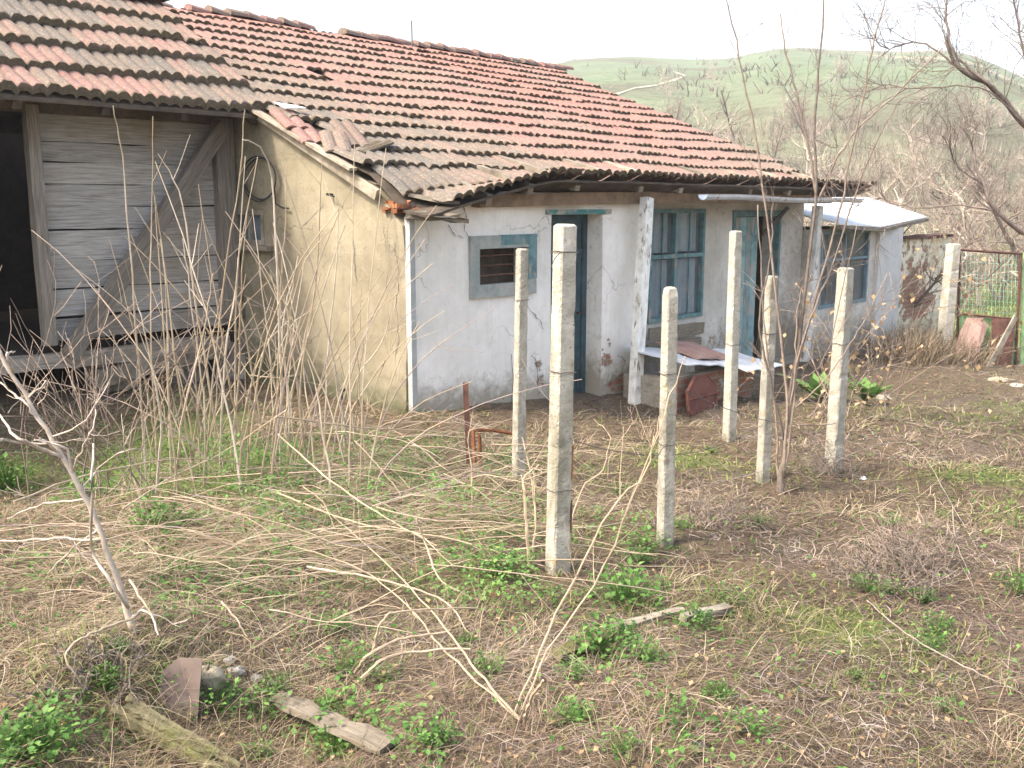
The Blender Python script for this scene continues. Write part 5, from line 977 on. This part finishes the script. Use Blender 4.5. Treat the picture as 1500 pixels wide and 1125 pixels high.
fallen([(762, 1055, .02), (690, 990, .06), (640, 940, .08), (590, 880, .1), (520, 830, .1), (430, 800, .12)], .0042, .0022, 'long pale stalk lying from the bottom centre up to the left, lower of two')
fallen([(768, 1062, .0), (775, 1030, .12), (795, 996, .25)], .007, .005, 'short snapped yellowish stem standing at the bottom centre', m=None, rnd=.5, name='snapped_stalk')
fallen([(525, 1000, .02), (555, 970, .10), (600, 955, .10), (690, 950, .10)], .0075, .004, 'bent pale stem arching right from the dark hollow, lower one')
fallen([(520, 985, .03), (540, 960, .12), (590, 935, .14), (660, 925, .12)], .007, .004, 'bent pale stem arching right from the dark hollow, upper one')
fallen([(545, 960, .02), (560, 910, .18), (590, 895, .2), (700, 890, .12)], .006, .003, 'thin pale stem with a sharp elbow left of the fallen stems')
fallen([(405, 610, .55), (520, 625, .45), (640, 632, .3)], .006, .005, 'straight horizontal stem leaning through the heap before the ochre wall')
fallen([(365, 550, .7), (420, 556, .65), (480, 565, .5)], .006, .004, 'straight thin stem held level among the upright stalks')
for lab, pts in (('long pale stem sloping down right across the heap before the ochre wall, uppermost', [(405, 635, .35), (480, 700, .3), (560, 755, .15), (640, 800, .05)]),
                 ('long pale stem lying across the green patch towards the tallest post', [(400, 720, .2), (520, 765, .12), (660, 790, .08), (800, 830, .03)]),
                 ('pale stem arching over the nettles from the dead sapling', [(20, 735, .3), (150, 690, .35), (300, 672, .35), (420, 700, .1)]), ('pale stem rising right from the sapling foot to the stalk clump', [(180, 745, .08), (250, 700, .15), (330, 660, .3), (420, 600, .6)]),
                 ('bowed pale stem left of the tallest post with its tip bent down', [(610, 760, .35), (625, 800, .22), (645, 850, .1), (700, 880, .02)]), ('pale stem along the ground under the bowed stem', [(450, 830, .1), (560, 850, .1), (650, 880, .06), (690, 930, .03)]),
                 ('curved whitish stem rising above the straw mound at the left', [(195, 905, .1), (130, 930, .12), (95, 960, .1), (120, 1000, .03)]), ('whitish forked stem lying below the dead sapling', [(190, 850, .1), (215, 890, .08), (235, 925, .03)]),
                 ('orange brown thick stem bit lying below the dead sapling', [(325, 882, .06), (345, 905, .06), (362, 935, .02)])):
    fallen(pts, .0055, .003, lab, rnd=random.uniform(.3, .75))
for i in range(105):      # the heap
    bx, by = random.choice([(random.gauss(540, 110), random.gauss(720, 45)), (random.gauss(520, 100), random.gauss(800, 60)), (random.gauss(300, 130), random.gauss(800, 60)), (random.gauss(640, 80), random.gauss(770, 60))]); by = max(by, 640); p = G(bx, by)
    L = random.uniform(.35, 1.25); a = random.choice([random.gauss(.05, .25), random.gauss(-.6, .3), random.gauss(3.5, .4), random.gauss(.5, .3)]); n = 9; k = np.linspace(0, 1, n); h0 = abs(random.gauss(0, .16)); h1 = abs(random.gauss(.05, .12)); x_ = p[0] + np.cos(a) * k * L; y_ = p[1] + np.sin(a) * k * L; kk = random.choice((3, 4, 5, 6)); bd = random.gauss(0, .12) * L; x_ = x_ - np.sin(a) * bd * np.clip(k * n - kk, 0, 9) / 4; y_ = y_ + np.cos(a) * bd * np.clip(k * n - kk, 0, 9) / 4; x_ = x_ + np.random.default_rng(i).normal(0, .004, n)
    z_ = H(x_, y_) + .02 + h0 * (1 - k) + h1 * k + .08 * np.sin(k * 3.14) * random.random(); 
    if in_house(x_, y_).any(): continue
    stalk_obj('fallen_stalk', np.stack([x_, y_, z_], 1), random.uniform(.002, .0042), .0014, lie_label((x_[0], y_[0], z_[0]), (x_[-1], y_[-1], z_[-1])), cat='fallen stalk', grp='fallen dry stalks heaped in the yard', rnd=random.uniform(.1, .8), branches=random.choice((0, 0, 1, 2)), sides=4)
# ------------------------------------------------------------------ dead branches, saplings, trees
def twigs(mb, p, d, L, r, depth, rg, spread=.55, up=.12, rr=None, sides=4, minr=.0015, curl=.15):
    n = 4 if depth else 3; pts = [p]; q = p.copy(); dd = d / np.linalg.norm(d)
    for i in range(n):
        dd = dd + rg.normal(0, curl, 3) + np.array([0, 0, up * .3]); dd /= np.linalg.norm(dd); q = q + dd * L / n; pts.append(q.copy())
    mb.tube(pts, np.linspace(r, max(r * .45, minr), n + 1), sides if depth > 1 else 3, rg.random() if rr is None else rr, cap=False)
    if depth <= 0: return
    for i in range(rg.integers(2, 5)):
        k = rg.integers(1, n + 1); s_ = rg.normal(0, 1, 3); s_ -= dd * np.dot(s_, dd); s_ /= np.linalg.norm(s_) + 1e-6
        twigs(mb, np.array(pts[k]), dd * .8 + s_ * spread * (.7 + .6 * rg.random()) + np.array([0, 0, up]), L * (.45 + .3 * rg.random()), max(r * .5, minr), depth - 1, rg, spread, up, rr, sides, minr, curl)
rg = np.random.default_rng(5)
# the dead sapling leaning left at the front
b = G(197, 925); Y = b[1]; root = thing('dead_sapling', 'dead grey sapling leaning left at the front with broken bare side branches', 'sapling', b)
tr_ = pxpath([(197, 930), (175, 860), (135, 750), (95, 672), (50, 600), (0, 515), (-40, 450)], Y, 26, .003); mb = MB(); mb.tube(tr_, np.linspace(.0135, .0055, 26) * np.r_[1.5, 1.2, np.ones(24)], 7, .75); mb.build('trunk', M['bark_pale'], root, smooth=True)
for pts, r_ in (([(95, 672), (60, 655), (25, 640), (0, 608)], .008), ([(108, 700), (90, 655), (40, 650), (-10, 645)], .006), ([(60, 618), (35, 590), (0, 560)], .006), ([(88, 665), (65, 645), (50, 645)], .006), ([(188, 890), (160, 850), (135, 800), (133, 720), (137, 650)], .008), ([(190, 905), (215, 895), (232, 930)], .007),
                ([(150, 790), (90, 790), (0, 792)], .006), ([(145, 775), (110, 800), (70, 840)], .005), ([(120, 715), (150, 680), (185, 660), (210, 660)], .004), ([(20, 545), (10, 520), (22, 515)], .005), ([(40, 585), (70, 560), (55, 600)], .004), ([(130, 730), (60, 740), (10, 760)], .005), ([(105, 690), (130, 640), (140, 600)], .004), ([(75, 640), (120, 620), (160, 560)], .004)):
    mb = MB(); P_ = pxpath([(a, c, random.uniform(-.1, .1) * j) for j, (a, c) in enumerate(pts)], Y, 12, .003); mb.tube(P_, np.linspace(r_, r_ * .5, 12), 5, .8); 
    for _ in range(1): j = random.randint(4, 10); twigs(mb, P_[j], P_[j] - P_[j - 1] + rg.normal(0, .02, 3), .12, r_ * .4, 1, rg, rr=.7)
    mb.build('branch', M['bark_pale'], root, smooth=True)
# brown bush of thin twigs at the left edge
b = G(60, 770); b = b + np.array([0, 1.0, 0]); b[2] = float(H(b[0], b[1])); mb = MB()
for i in range(15): twigs(mb, b + np.array([rg.normal(0, .25), rg.normal(0, .15), 0]), np.array([rg.normal(-.15, .5), rg.normal(0, .2), 1.0]), .75 + .35 * rg.random(), .006, 2, rg, .5, .05, sides=4, minr=.0022)
mb.build('twiggy_bush', M['bark_pink'], origin=b, label='brown tangle of thin bare twigs before the dark barn doorway', cat='bush')
# many stemmed sapling
b = G(1143, 722); Y = b[1]; root = thing('sapling', 'slender bare sapling with many upright stems growing among the posts', 'sapling', b)
ST = [([(1143, 725), (1150, 640), (1160, 560), (1180, 430), (1195, 290), (1193, 190), (1202, 80), (1206, -20)], .016, .005), ([(1195, 285), (1185, 220), (1168, 140), (1150, 70), (1143, 20)], .009, .004), ([(1148, 700), (1152, 600), (1145, 500), (1125, 330), (1105, 190), (1082, 80), (1062, -10)], .011, .004),
      ([(1140, 715), (1135, 600), (1120, 480), (1110, 300)], .009, .004), ([(1162, 560), (1190, 450), (1225, 330), (1250, 210), (1275, 90), (1298, -10)], .010, .004), ([(1155, 620), (1175, 500), (1215, 400), (1262, 260), (1310, 160), (1350, 130)], .008, .003), ([(1200, 290), (1240, 210), (1310, 140), (1380, 70)], .008, .004),
      ([(1150, 650), (1130, 560), (1112, 470), (1128, 380), (1132, 300)], .009, .005), ([(1150, 700), (1165, 560), (1168, 450), (1190, 400)], .009, .004), ([(1145, 720), (1152, 620), (1170, 560), (1210, 520), (1255, 330)], .007, .003), ([(1195, 205), (1225, 215), (1215, 180)], .005, .003), ([(1160, 600), (1205, 560), (1260, 480), (1300, 400)], .006, .003)]
for i, (pts, r0_, r1_) in enumerate(ST):
    mb = MB(); P_ = pxpath([(a, c, .05 * math.sin(i * 2.1 + j)) for j, (a, c) in enumerate(pts)], Y, 24, .004); mb.tube(P_, np.linspace(r0_, r1_, 24), 6, .3 + .5 * random.random())
    for _ in range(7 if i in (0, 2, 4, 5, 6) else 3): j = random.randint(8, 22); twigs(mb, P_[j], (P_[j] - P_[j - 1]) / np.linalg.norm(P_[j] - P_[j - 1]) + rg.normal(0, .4, 3), .28, r1_ * .6, 1, rg, .5, .1)
    mb.build('stem', M['bark_pink'] if i not in (0, 7) else M['bark'], root, smooth=True)
mb = MB(); mb.tube([b - [0, 0, .05], b + [0, 0, .16], b + [.02, 0, .26]], [.034, .026, .012], 9, .5); mb.build('stump', M['bark'], root)
# dry bush with tan leaves around the rightmost post
b = G(1262, 640) + np.array([0, .9, 0]); b[2] = float(H(b[0], b[1])); root = thing('dry_leaved_bush', 'thin bush still holding curled tan leaves before the annex window', 'bush', b); mb = MB(); tips = []
for i in range(20):
    d0 = np.array([rg.normal(0.15, .55), rg.normal(0, .3), .9]); twigs(mb, b + np.array([rg.normal(0, .25), rg.normal(0, .15), 0]), d0, .8 + .5 * rg.random(), .006, 2, rg, .6, .0, minr=.002)
V_ = np.concatenate(mb.v); mb.build('twigs', M['bark_pink'], root); idx = rg.integers(0, len(V_), 420); n = len(idx)
VV, FF, RR = leaves(V_[idx, 0], V_[idx, 1], V_[idx, 2], .03 + .05 * rg.random(n), rg.normal(-.5, .6, n), rg.random(n) * 6.28, rg.random(n)); o = fastmesh('leaves', VV, FF, RR, M['dryleaf'], origin=tuple(b)); o.location = (0, 0, 0); o.parent = root
# fence tree on the right: trunk just outside the view, limbs reaching in
b = np.array([6.0, 9.2, float(H(6.0, 9.2))]); root = thing('fruit_tree', 'bare dark fruit tree whose limbs reach in from the right edge', 'tree', b)
mb = MB(); mb.tube([b - [0, 0, .2], b + [-.05, 0, .7], b + [0.0, .02, 1.5], b + [-.1, 0, 2.2]], [.15, .12, .11, .08], 9, .5); mb.build('trunk', M['bark'], root, smooth=True)
LIMB = [([(1640, 330), (1560, 235), (1500, 182), (1455, 130), (1405, 100), (1385, 60)], .036, .014), ([(1640, 420), (1560, 365), (1500, 340), (1460, 308), (1440, 270), (1425, 220)], .032, .010), ([(1500, 182), (1440, 130), (1340, 128), (1270, 122)], .008, .004), ([(1455, 130), (1400, 80), (1385, 20), (1400, -40)], .014, .006), ([(1540, 215), (1510, 120), (1490, 30), (1480, -40)], .014, .005),
        ([(1600, 300), (1560, 120), (1530, -20)], .026, .008), ([(1462, 310), (1400, 300), (1340, 305), (1290, 290)], .008, .004), ([(1405, 100), (1350, 62), (1300, 70), (1275, 50)], .009, .004), ([(1440, 270), (1400, 240), (1390, 200)], .009, .004)]
for i, (pts, r0_, r1_) in enumerate(LIMB):
    mb = MB(); P_ = pxpath([(a, c, .10 * math.sin(i * 1.7 + j)) for j, (a, c) in enumerate(pts)], 9.2, 18, .006); mb.tube(P_, np.linspace(r0_, r1_, 18), 6, .5)
    for _ in range(17 if i in (0, 3, 4, 5) else 11): j = random.randint(7, 17); twigs(mb, P_[j], (P_[j] - P_[j - 1]) / np.linalg.norm(P_[j] - P_[j - 1]) + rg.normal(0, .55, 3), .42, .0045, 2, rg, .7, .08, minr=.0017, curl=.25)
    mb.build('limb', M['bark_dark'] if i else M['bark'], root, smooth=True)
# crossed dry shoots to the right of the tallest post
for lab, pts, rr_, Y_ in (('long thin curved shoot rising right from the bottom centre, left one', [(752, 1050), (800, 930), (850, 830), (900, 740), (945, 690), (965, 610)], .0045, None), ('long thin shoot crossing behind the round topped post', [(765, 1040), (800, 960), (880, 840), (930, 720), (975, 600), (1005, 520)], .004, None),
                   ('forked dry shoot right of the tallest post', [(826, 800), (850, 720), (880, 690), (893, 640), (870, 615)], .005, None), ('forked thin shoot with bent tips near the white wall corner', [(890, 700), (895, 665), (925, 620), (920, 595)], .004, None),
                   ('thin dead weed stem standing left of the tallest post', [(775, 830), (770, 740), (768, 700), (790, 680)], .009, None), ('second dead weed stem left of the tallest post', [(780, 820), (784, 760), (779, 700), (765, 640)], .008, None), ('thin pale shoot standing by the iron bar', [(690, 750), (692, 700), (686, 640), (700, 620)], .005, None)):
    b = G(*pts[0]); P_ = pxpath([(a, c, .04 * j) for j, (a, c) in enumerate(pts)], b[1], 20, .002); stalk_obj('dry_shoot', P_, rr_, rr_ * .4, lab, cat='dry shoot', rnd=.55, branches=3, blen=.2)
# grey mounds of dead brush
for px, py, k, sc, lab in ((1330, 830, 50, .21, 'dark pointed mound of dead brush on the right of the yard'), (1040, 770, 30, .28, 'low dark brush pile right of the round topped post'), (1215, 700, 26, .26, 'grey dead brush at the foot of the rightmost post'), (1310, 860, 24, .22, 'small grey brush tuft below the pointed brush mound'), (135, 1000, 26, .12, 'dark dead grass clump behind the mossy log')):
    b = G(px, py); mb = MB()
    for i in range(k): twigs(mb, b + np.array([rg.normal(0, .09), rg.normal(0, .06), -.01]), np.array([rg.normal(0, .8), rg.normal(0, .6), .45]), sc, .004, 2, rg, .9, .0, minr=.0018, curl=.3)
    mb.build('brush_pile', M['bark_pink'] if k > 26 else M['bark'], origin=b, label=lab, cat='brush pile')
# arching bramble on the right
for lab, pts in (('long arching bare bramble over the right of the yard', [(1195, 700, .0), (1240, 668, .25), (1310, 648, .32), (1350, 665, .25), (1395, 740, .08), (1430, 800, .02)]), ('thin bramble trailing over the right of the yard', [(1120, 690, .05), (1080, 700, .12), (1000, 720, .1), (960, 735, .03)]), ('thin grey bramble lying towards the bottom right corner', [(1270, 880, .03), (1330, 930, .08), (1420, 980, .06), (1490, 1010, .02)]), ('thin pale bramble rising by the pointed brush mound', [(1395, 740, .02), (1400, 790, .12), (1420, 840, .03)])):
    fallen(pts, .0035, .002, lab, rnd=.2, m=M['bark_pale'], br=3, name='bramble')
# ------------------------------------------------------------------ loose debris in front
p0 = G(175, 1030, .05); p1 = G(350, 1128, .05); mb = MB(); q = np.linspace(0, 1, 18)[:, None]; q = np.linspace(0, 1, 18)[:, None]; P_ = np.array(p0) * (1 - q) + np.array(p1) * q; P_[:, 2] += .045 + .02 * np.sin(q[:, 0] * 9); nn = 18; rr_ = np.linspace(.042, .022, nn) * (1 + .15 * vnoise(np.arange(nn) * .9, 0, 3)); rr_[0] *= .4

for i in range(15):
    an_ = i * 2.4; rad_ = .012 + .022 * (i / 15) ** .5; k0 = random.uniform(0, .12); k1 = random.uniform(.8, 1); sid = np.cross(p1 - p0, [0, 0, 1]); sid /= np.linalg.norm(sid); o_ = sid * math.cos(an_) * rad_ * 1.3 + np.array([0, 0, math.sin(an_) * rad_ + .035])
    mb.beam(p0 + (p1 - p0) * k0 + o_, p0 + (p1 - p0) * k1 + o_ * .8, random.uniform(.018, .034), random.uniform(.014, .026), rough=.0045, seg=16, taper=.7)
mb.build('mossy_log', M['mossylog'], origin=p0, smooth=False, label='mossy rotten log lying across the bottom left of the yard', cat='log')
def plate(name, pts, th, m_, lab, cat, nrm=(0.2, -.9, .4)):
    o_ = np.array(nrm) * th; q = [np.array(p) for p in pts]; n = len(q); mb = MB(); mb.add(q + [p - o_ for p in q], [tuple(range(n)), tuple(range(2 * n - 1, n - 1, -1))] + [(i, i + n, (i + 1) % n + n, (i + 1) % n) for i in range(n)]); return mb.build(name, m_, origin=q[0], label=lab, cat=cat)
b = G(262, 1056); plate('brown_sheet', [at(222, 1052, b[1]) - [0, 0, .03], at(287, 1062, b[1] - .0) - [0, 0, .03], at(296, 965, b[1] + .12), at(262, 963, b[1] + .14), at(236, 985, b[1] + .10)], .012, M['rust_sheet'], 'brown metal sheet standing in the straw behind the mossy log', 'metal sheet')
def board(pts, w0, th, m_, name, lab, cat, rough=.006, seg=8):
    a = G(*pts[0]) + [0, 0, .04]; c = G(*pts[1]) + [0, 0, .03]; mb = MB(); mb.beam(a, c, w0, th, up=(0.1, -.25, 1), rough=rough, seg=seg, taper=1.25); return mb.build(name, m_, origin=a, label=lab, cat=cat)
board(((405, 1035), (570, 1105)), .062, .016, M['palewood'], 'broken_board', 'bleached splintered board lying at the bottom edge left of centre', 'board', .008)
board(((1000, 918), (1065, 900)), .035, .03, M['wood'], 'short_pole', 'short grey pole lying in the grass right of the bright weed', 'pole', .003)
board(((815, 975), (890, 940)), .05, .03, M['mossylog'], 'mossy_board', 'mossy yellowish board half buried below the tallest post', 'board', .004)
board(((1000, 905), (900, 930)), .03, .02, M['wood'], 'grey_stick', 'grey stick lying left of the short pole', 'stick', .003)
def rock(px, py, r, m_, lab, sq=.7, h=.05):
    b = G(px, py); rg_ = np.random.default_rng(int(px * 7 + py)); bm = []; nu, nv = 10, 7; V_ = []
    for i in range(nv):
        th_ = math.pi * i / (nv - 1)
        for j in range(nu):
            ph = 2 * math.pi * j / nu; k = 1 + .35 * float(vnoise(ph * 1.6 + (0 if j else 0), th_ * 2.1, int(px))) + rg_.normal(0, .05); V_.append(b + [r * k * math.sin(th_) * math.cos(ph), r * k * .8 * math.sin(th_) * math.sin(ph), r * sq * k * math.cos(th_) + r * h])
    mb = MB(); mb.add(V_, [(i * nu + j, (i + 1) * nu + j, (i + 1) * nu + (j + 1) % nu, i * nu + (j + 1) % nu) for i in range(nv - 1) for j in range(nu)], rg_.random()); mb.build('stone' if m_ is not M['whitestone'] else 'rubble_lump', m_, origin=b, label=lab, cat='stone')
rock(308, 1010, .06, M['palestone'], 'yellowish stone right of the brown sheet', .9, .6); rock(345, 985, .035, M['whitestone'], 'larger white rubble lump above the yellowish stone'); rock(375, 995, .028, M['whitestone'], 'small white rubble lump right of the larger one'); rock(322, 960, .03, M['palestone'], 'tan stone bit above the yellowish stone'); rock(398, 1002, .02, M['whitestone'], 'tiny white rubble lump rightmost by the hollow'); rock(335, 968, .024, M['whitestone'], 'pale chip beside the tan stone bit')
rock(1265, 702, .03, M['white_sheet'], 'single bright white pebble in the thatch right of the posts'); rock(1462, 558, .14, M['palestone'], 'pale flat stone lying before the gate', .35); rock(1490, 566, .10, M['stone'], 'grey stone before the gate at the right edge', .4)
rock(1295, 585, .10, M['stone'], 'grey stone in the weeds before the annex', .5); rock(1020, 1095, .03, M['stone'], 'small grey stone low in the right foreground')
rock(725, 872, .03, M['orange_rust'], 'orange brown chip at the foot of the tallest post', .4)
# old wires strung between the posts
for lab, a, c, sag in (('thin slack wire running from the tallest post to the right posts', (824, 640, B_[1][1]), (1120, 620, E1p[1][1]), .16), ('thin wire between the round topped post and the rightmost post', (980, 560, C1[1][1]), (1228, 620, F1[1][1]), .1), ('slack wire trailing from the rightmost post to the gate', (1225, 620, F1[1][1]), (1400, 560, 16.5), .5), ('wire between the two left posts', (762, 520, A1[1][1]), (822, 600, B_[1][1]), .05)):
    p = at(*a); q = at(*c); k = np.linspace(0, 1, 18)[:, None]; P_ = p * (1 - k) + q * k; P_[:, 2] -= sag * 4 * (k * (1 - k))[:, 0]; mb = MB(); mb.tube(P_, .0022, 4, .5); mb.build('wire', M['wire'], origin=p, label=lab, cat='wire')

# ------------------------------------------------------------------ scrub and bare trees beyond
def bare_tree(seed, h, spread=.6, lean=.0, multi=1):
    rg = np.random.default_rng(seed); mt = MB(); mc = MB()
    for s_ in range(multi):
        n = 7; d = np.array([rg.normal(lean, .15 * multi), rg.normal(0, .12 * multi), 1.0]); p = np.array([rg.normal(0, .1), rg.normal(0, .1), -.2]); pts = [p]
        for i in range(n): d = d + rg.normal(0, .09, 3); d[2] = abs(d[2]); d /= np.linalg.norm(d); pts.append(pts[-1] + d * h * .75 / n)
        mt.tube(pts, np.linspace(h * .018, h * .006, n + 1), 6, rg.random(), cap=False)
        for k in range(2, n + 1):
            for _ in range(3): s2 = rg.normal(0, 1, 3); s2[2] = abs(s2[2]) * .5 + .35; twigs(mc, np.array(pts[k]), s2, h * .26 * (1.15 - k / n * .5), h * .006, 2, rg, spread, .12, minr=h * .0012, curl=.2)
    return mt, mc
protos = []
for i, (h, sp, ln, mu, mm) in enumerate([(6.5, .6, 0, 1, 'bark_pale'), (5.0, .8, .1, 2, 'bark'), (4.0, .8, 0, 3, 'bark_pink'), (7.5, .5, 0, 1, 'bark'), (3.2, .9, -.1, 3, 'bark_pale')]):
    mt, mc = bare_tree(300 + i, h, sp, ln, mu); a = mt.build('trunk', M[mm], origin=(0, 0, 0)); c = mc.build('crown', M[mm if mm != 'bark' else 'bark_pink'], origin=(0, 0, 0)); protos.append((a.data, c.data)); bpy.data.objects.remove(a); bpy.data.objects.remove(c)
KIND = ['tall pale trunked bare tree', 'forked grey bare tree', 'low pinkish brown bare bush tree', 'tall slim grey bare tree', 'small pale many stemmed bare tree']
NEART = [(1300, 21, 2, .8), (1235, 26, 4, 1.0), (1360, 23, 4, .95), (1410, 34, 2, 1.0), (1478, 36, 1, .9), (1520, 32, 3, .8), (1180, 32, 0, .8), (1330, 34, 0, .8), (1270, 38, 1, .9), (1395, 30, 1, .8), (1450, 34, 0, .85), (1120, 40, 2, 1.1)]
WHERE = ['behind the annex roof', 'above the roof end beyond the house', 'behind the garden wall', 'behind the gate post', 'behind the gate', 'at the right edge behind the gate', 'over the lower roof end', 'beyond the garden wall further back', 'beyond the annex further back', 'between the gate and the hill', 'at the right before the hill', 'over the roof slope, far back']
for (px, Y, k, sc), wh in zip(NEART, WHERE):
    p = at(px, 300, Y); z = float(H(p[0], p[1])); root = thing('bare_tree', KIND[k] + ' ' + wh, 'tree', (p[0], p[1], z), 'bare trees beyond the gate'); root.scale = (sc, sc, sc); root.rotation_euler = (0, 0, random.uniform(0, 6.28))
    for nm, me in zip(('trunk', 'crown'), protos[k]): o = bpy.data.objects.new(nm, me); COL.objects.link(o); o.parent = root
for i in range(75):
    px = random.uniform(880, 1650); Y = random.uniform(42, 120) if i < 68 else random.uniform(120, 180); k = random.choice((0, 1, 2, 3, 4, 2, 4)); p = at(px, 300, Y); z = float(H(p[0], p[1])); sc = random.uniform(.7, 1.15)
    root = thing('bare_tree', KIND[k] + (' low' if Y < 70 else ' halfway up' if Y < 120 else ' high') + ' on the hillside ' + ('over the roof slope' if px < 1060 else 'behind the sapling' if px < 1240 else 'above the annex' if px < 1360 else 'above the gate' if px < 1500 else 'past the right edge'), 'tree', (p[0], p[1], z), 'bare trees in the thicket on the hillside'); root.scale = (sc,) * 3; root.rotation_euler = (0, 0, random.uniform(0, 6.28))
    for nm, me in zip(('trunk', 'crown'), protos[k]): o = bpy.data.objects.new(nm, me); COL.objects.link(o); o.parent = root
# thicket: innumerable thin stems
n = 8500; az = rng.uniform(.10, .62, n); rr_ = 18 * (115 / 18) ** rng.random(n); x = rr_ * np.sin(az); y = rr_ * np.cos(az); cl = fbm(x * .12, y * .12, 71, 3); m = (cl > -.25) & ~in_house(x, y) & (rr_ > 19.5 + 4 * rng.random(n)); d2 = np.stack([x, y], 1) - C[:2]; m &= ~((d2 @ S[:2] < 1.2) & (rr_ < 22)) & ~((az > .40) & (rr_ < 42) & (rng.random(n) < .93)); x, y, rr_ = x[m], y[m], rr_[m]; n = len(x)
x = np.repeat(x, 4) + rng.normal(0, .25, n * 4); y = np.repeat(y, 4) + rng.normal(0, .25, n * 4); rr_ = np.repeat(rr_, 4); n = n * 4
V, F, r = ribbons(x, y, (.5 + 1.6 * rng.random(n)) * np.clip(rr_ / 40, .55, 1.5), .010 * np.clip(rr_ / 30, .6, 4), rng.random(n) * 6.28, .80 + .18 * rng.random(n), rng.normal(0, .8, n), rng.random(n) * .25, np.clip(.55 + .5 * np.repeat(cl[m], 4) + rng.normal(0, .25, n), 0, 1), 0)
fastmesh('thicket', V, F, r, M['twig'], label='grey brown thicket of bare scrub covering the slope behind the yard', cat='scrub', kind='stuff')
n = 450; az = rng.uniform(.05, .60, n); rr_ = 150 * (425 / 150) ** rng.random(n); x = rr_ * np.sin(az); y = rr_ * np.cos(az); m = fbm(x * .03, y * .03, 75, 3) > -.02; x, y, rr_ = x[m], y[m], rr_[m]; x = np.repeat(x, 6) + rng.normal(0, .7, len(x) * 6); y = np.repeat(y, 6) + rng.normal(0, .7, len(y) * 6); n = len(x)
V, F, r = ribbons(x, y, .8 + 2.2 * rng.random(n), .10 + .14 * rng.random(n), rng.random(n) * 6.28, .6 + .35 * rng.random(n), rng.normal(0, .8, n), rng.random(n) * .4, np.clip(rng.normal(.30, .2, n), 0, 1), 0)
fastmesh('hillside_bushes', V, F, r, M['twig'], label='small dark bushes dotted over the green hillside', cat='scrub', kind='stuff')
n = 9000; az = rng.uniform(.38, .60, n); rr_ = 17.5 * (60 / 17.5) ** rng.random(n); x = rr_ * np.sin(az); y = rr_ * np.cos(az); d2 = np.stack([x, y], 1) - C[:2]; m = (d2 @ T[:2] > 14.0); x, y, rr_ = x[m], y[m], rr_[m]; x = np.repeat(x, 3) + rng.normal(0, .1, len(x) * 3); y = np.repeat(y, 3) + rng.normal(0, .1, len(y) * 3); n = len(x)
V, F, r = ribbons(x, y, .10 + .22 * rng.random(n), np.full(n, .02) * np.repeat(rr_, 3) / 20, rng.random(n) * 6.28, .6 + .35 * rng.random(n), rng.normal(0, .7, n), rng.random(n) * .5, np.clip(rng.normal(.6, .25, n), 0, 1), 0)
fastmesh('meadow_grass', V, F, r, M['grass'], label='fresh green meadow grass seen through and beyond the gate', cat='grass', kind='stuff')
n = 5200; az = rng.uniform(.36, .60, n); rr_ = rng.uniform(13.5, 20.5, n); x = rr_ * np.sin(az); y = rr_ * np.cos(az); d2 = np.stack([x, y], 1) - C[:2]; s_ = d2 @ S[:2]; t_ = d2 @ T[:2]; m = (s_ < .45) & (s_ > -1.6) & (t_ > 8.6) & (t_ < 14.5); x, y = keep(x, y, m); x = np.repeat(x, 6) + rng.normal(0, .12, len(x) * 6); y = np.repeat(y, 6) + rng.normal(0, .12, len(y) * 6); n = len(x)
V, F, r = ribbons(x, y, .25 + .6 * rng.random(n), np.full(n, .007), rng.random(n) * 6.28, .7 + .25 * rng.random(n), rng.normal(0, 1, n), rng.random(n) * .5, np.clip(rng.normal(.5, .25, n), 0, 1), 0)
fastmesh('wall_foot_scrub', V, F, r, M['straw'], label='knee high dry weeds heaped along the foot of the annex and garden wall', cat='dry weeds', kind='stuff')
# ------------------------------------------------------------------ haze over the valley
mb = MB(); a = 2350; mb.box8([np.array(p, float) for p in ((-a, -a, -60), (a, -a, -60), (a, a, -60), (-a, a, -60), (-a, -a, 150), (a, -a, 150), (a, a, 150), (-a, a, 150))])
hm = bpy.data.materials.new('haze_air'); hm.use_nodes = True; nt = hm.node_tree; nt.nodes.remove(nt.nodes['Principled BSDF']); pv = node(nt, 'ShaderNodeVolumePrincipled'); pv.inputs['Density'].default_value = 0.00085; pv.inputs['Color'].default_value = (.93, .96, 1, 1); nt.links.new(pv.outputs[0], nt.nodes['Material Output'].inputs['Volume'])
mb.build('haze', hm, origin=(0, 0, 0), label='thin pale haze hanging over the valley', cat='haze', kind='stuff')
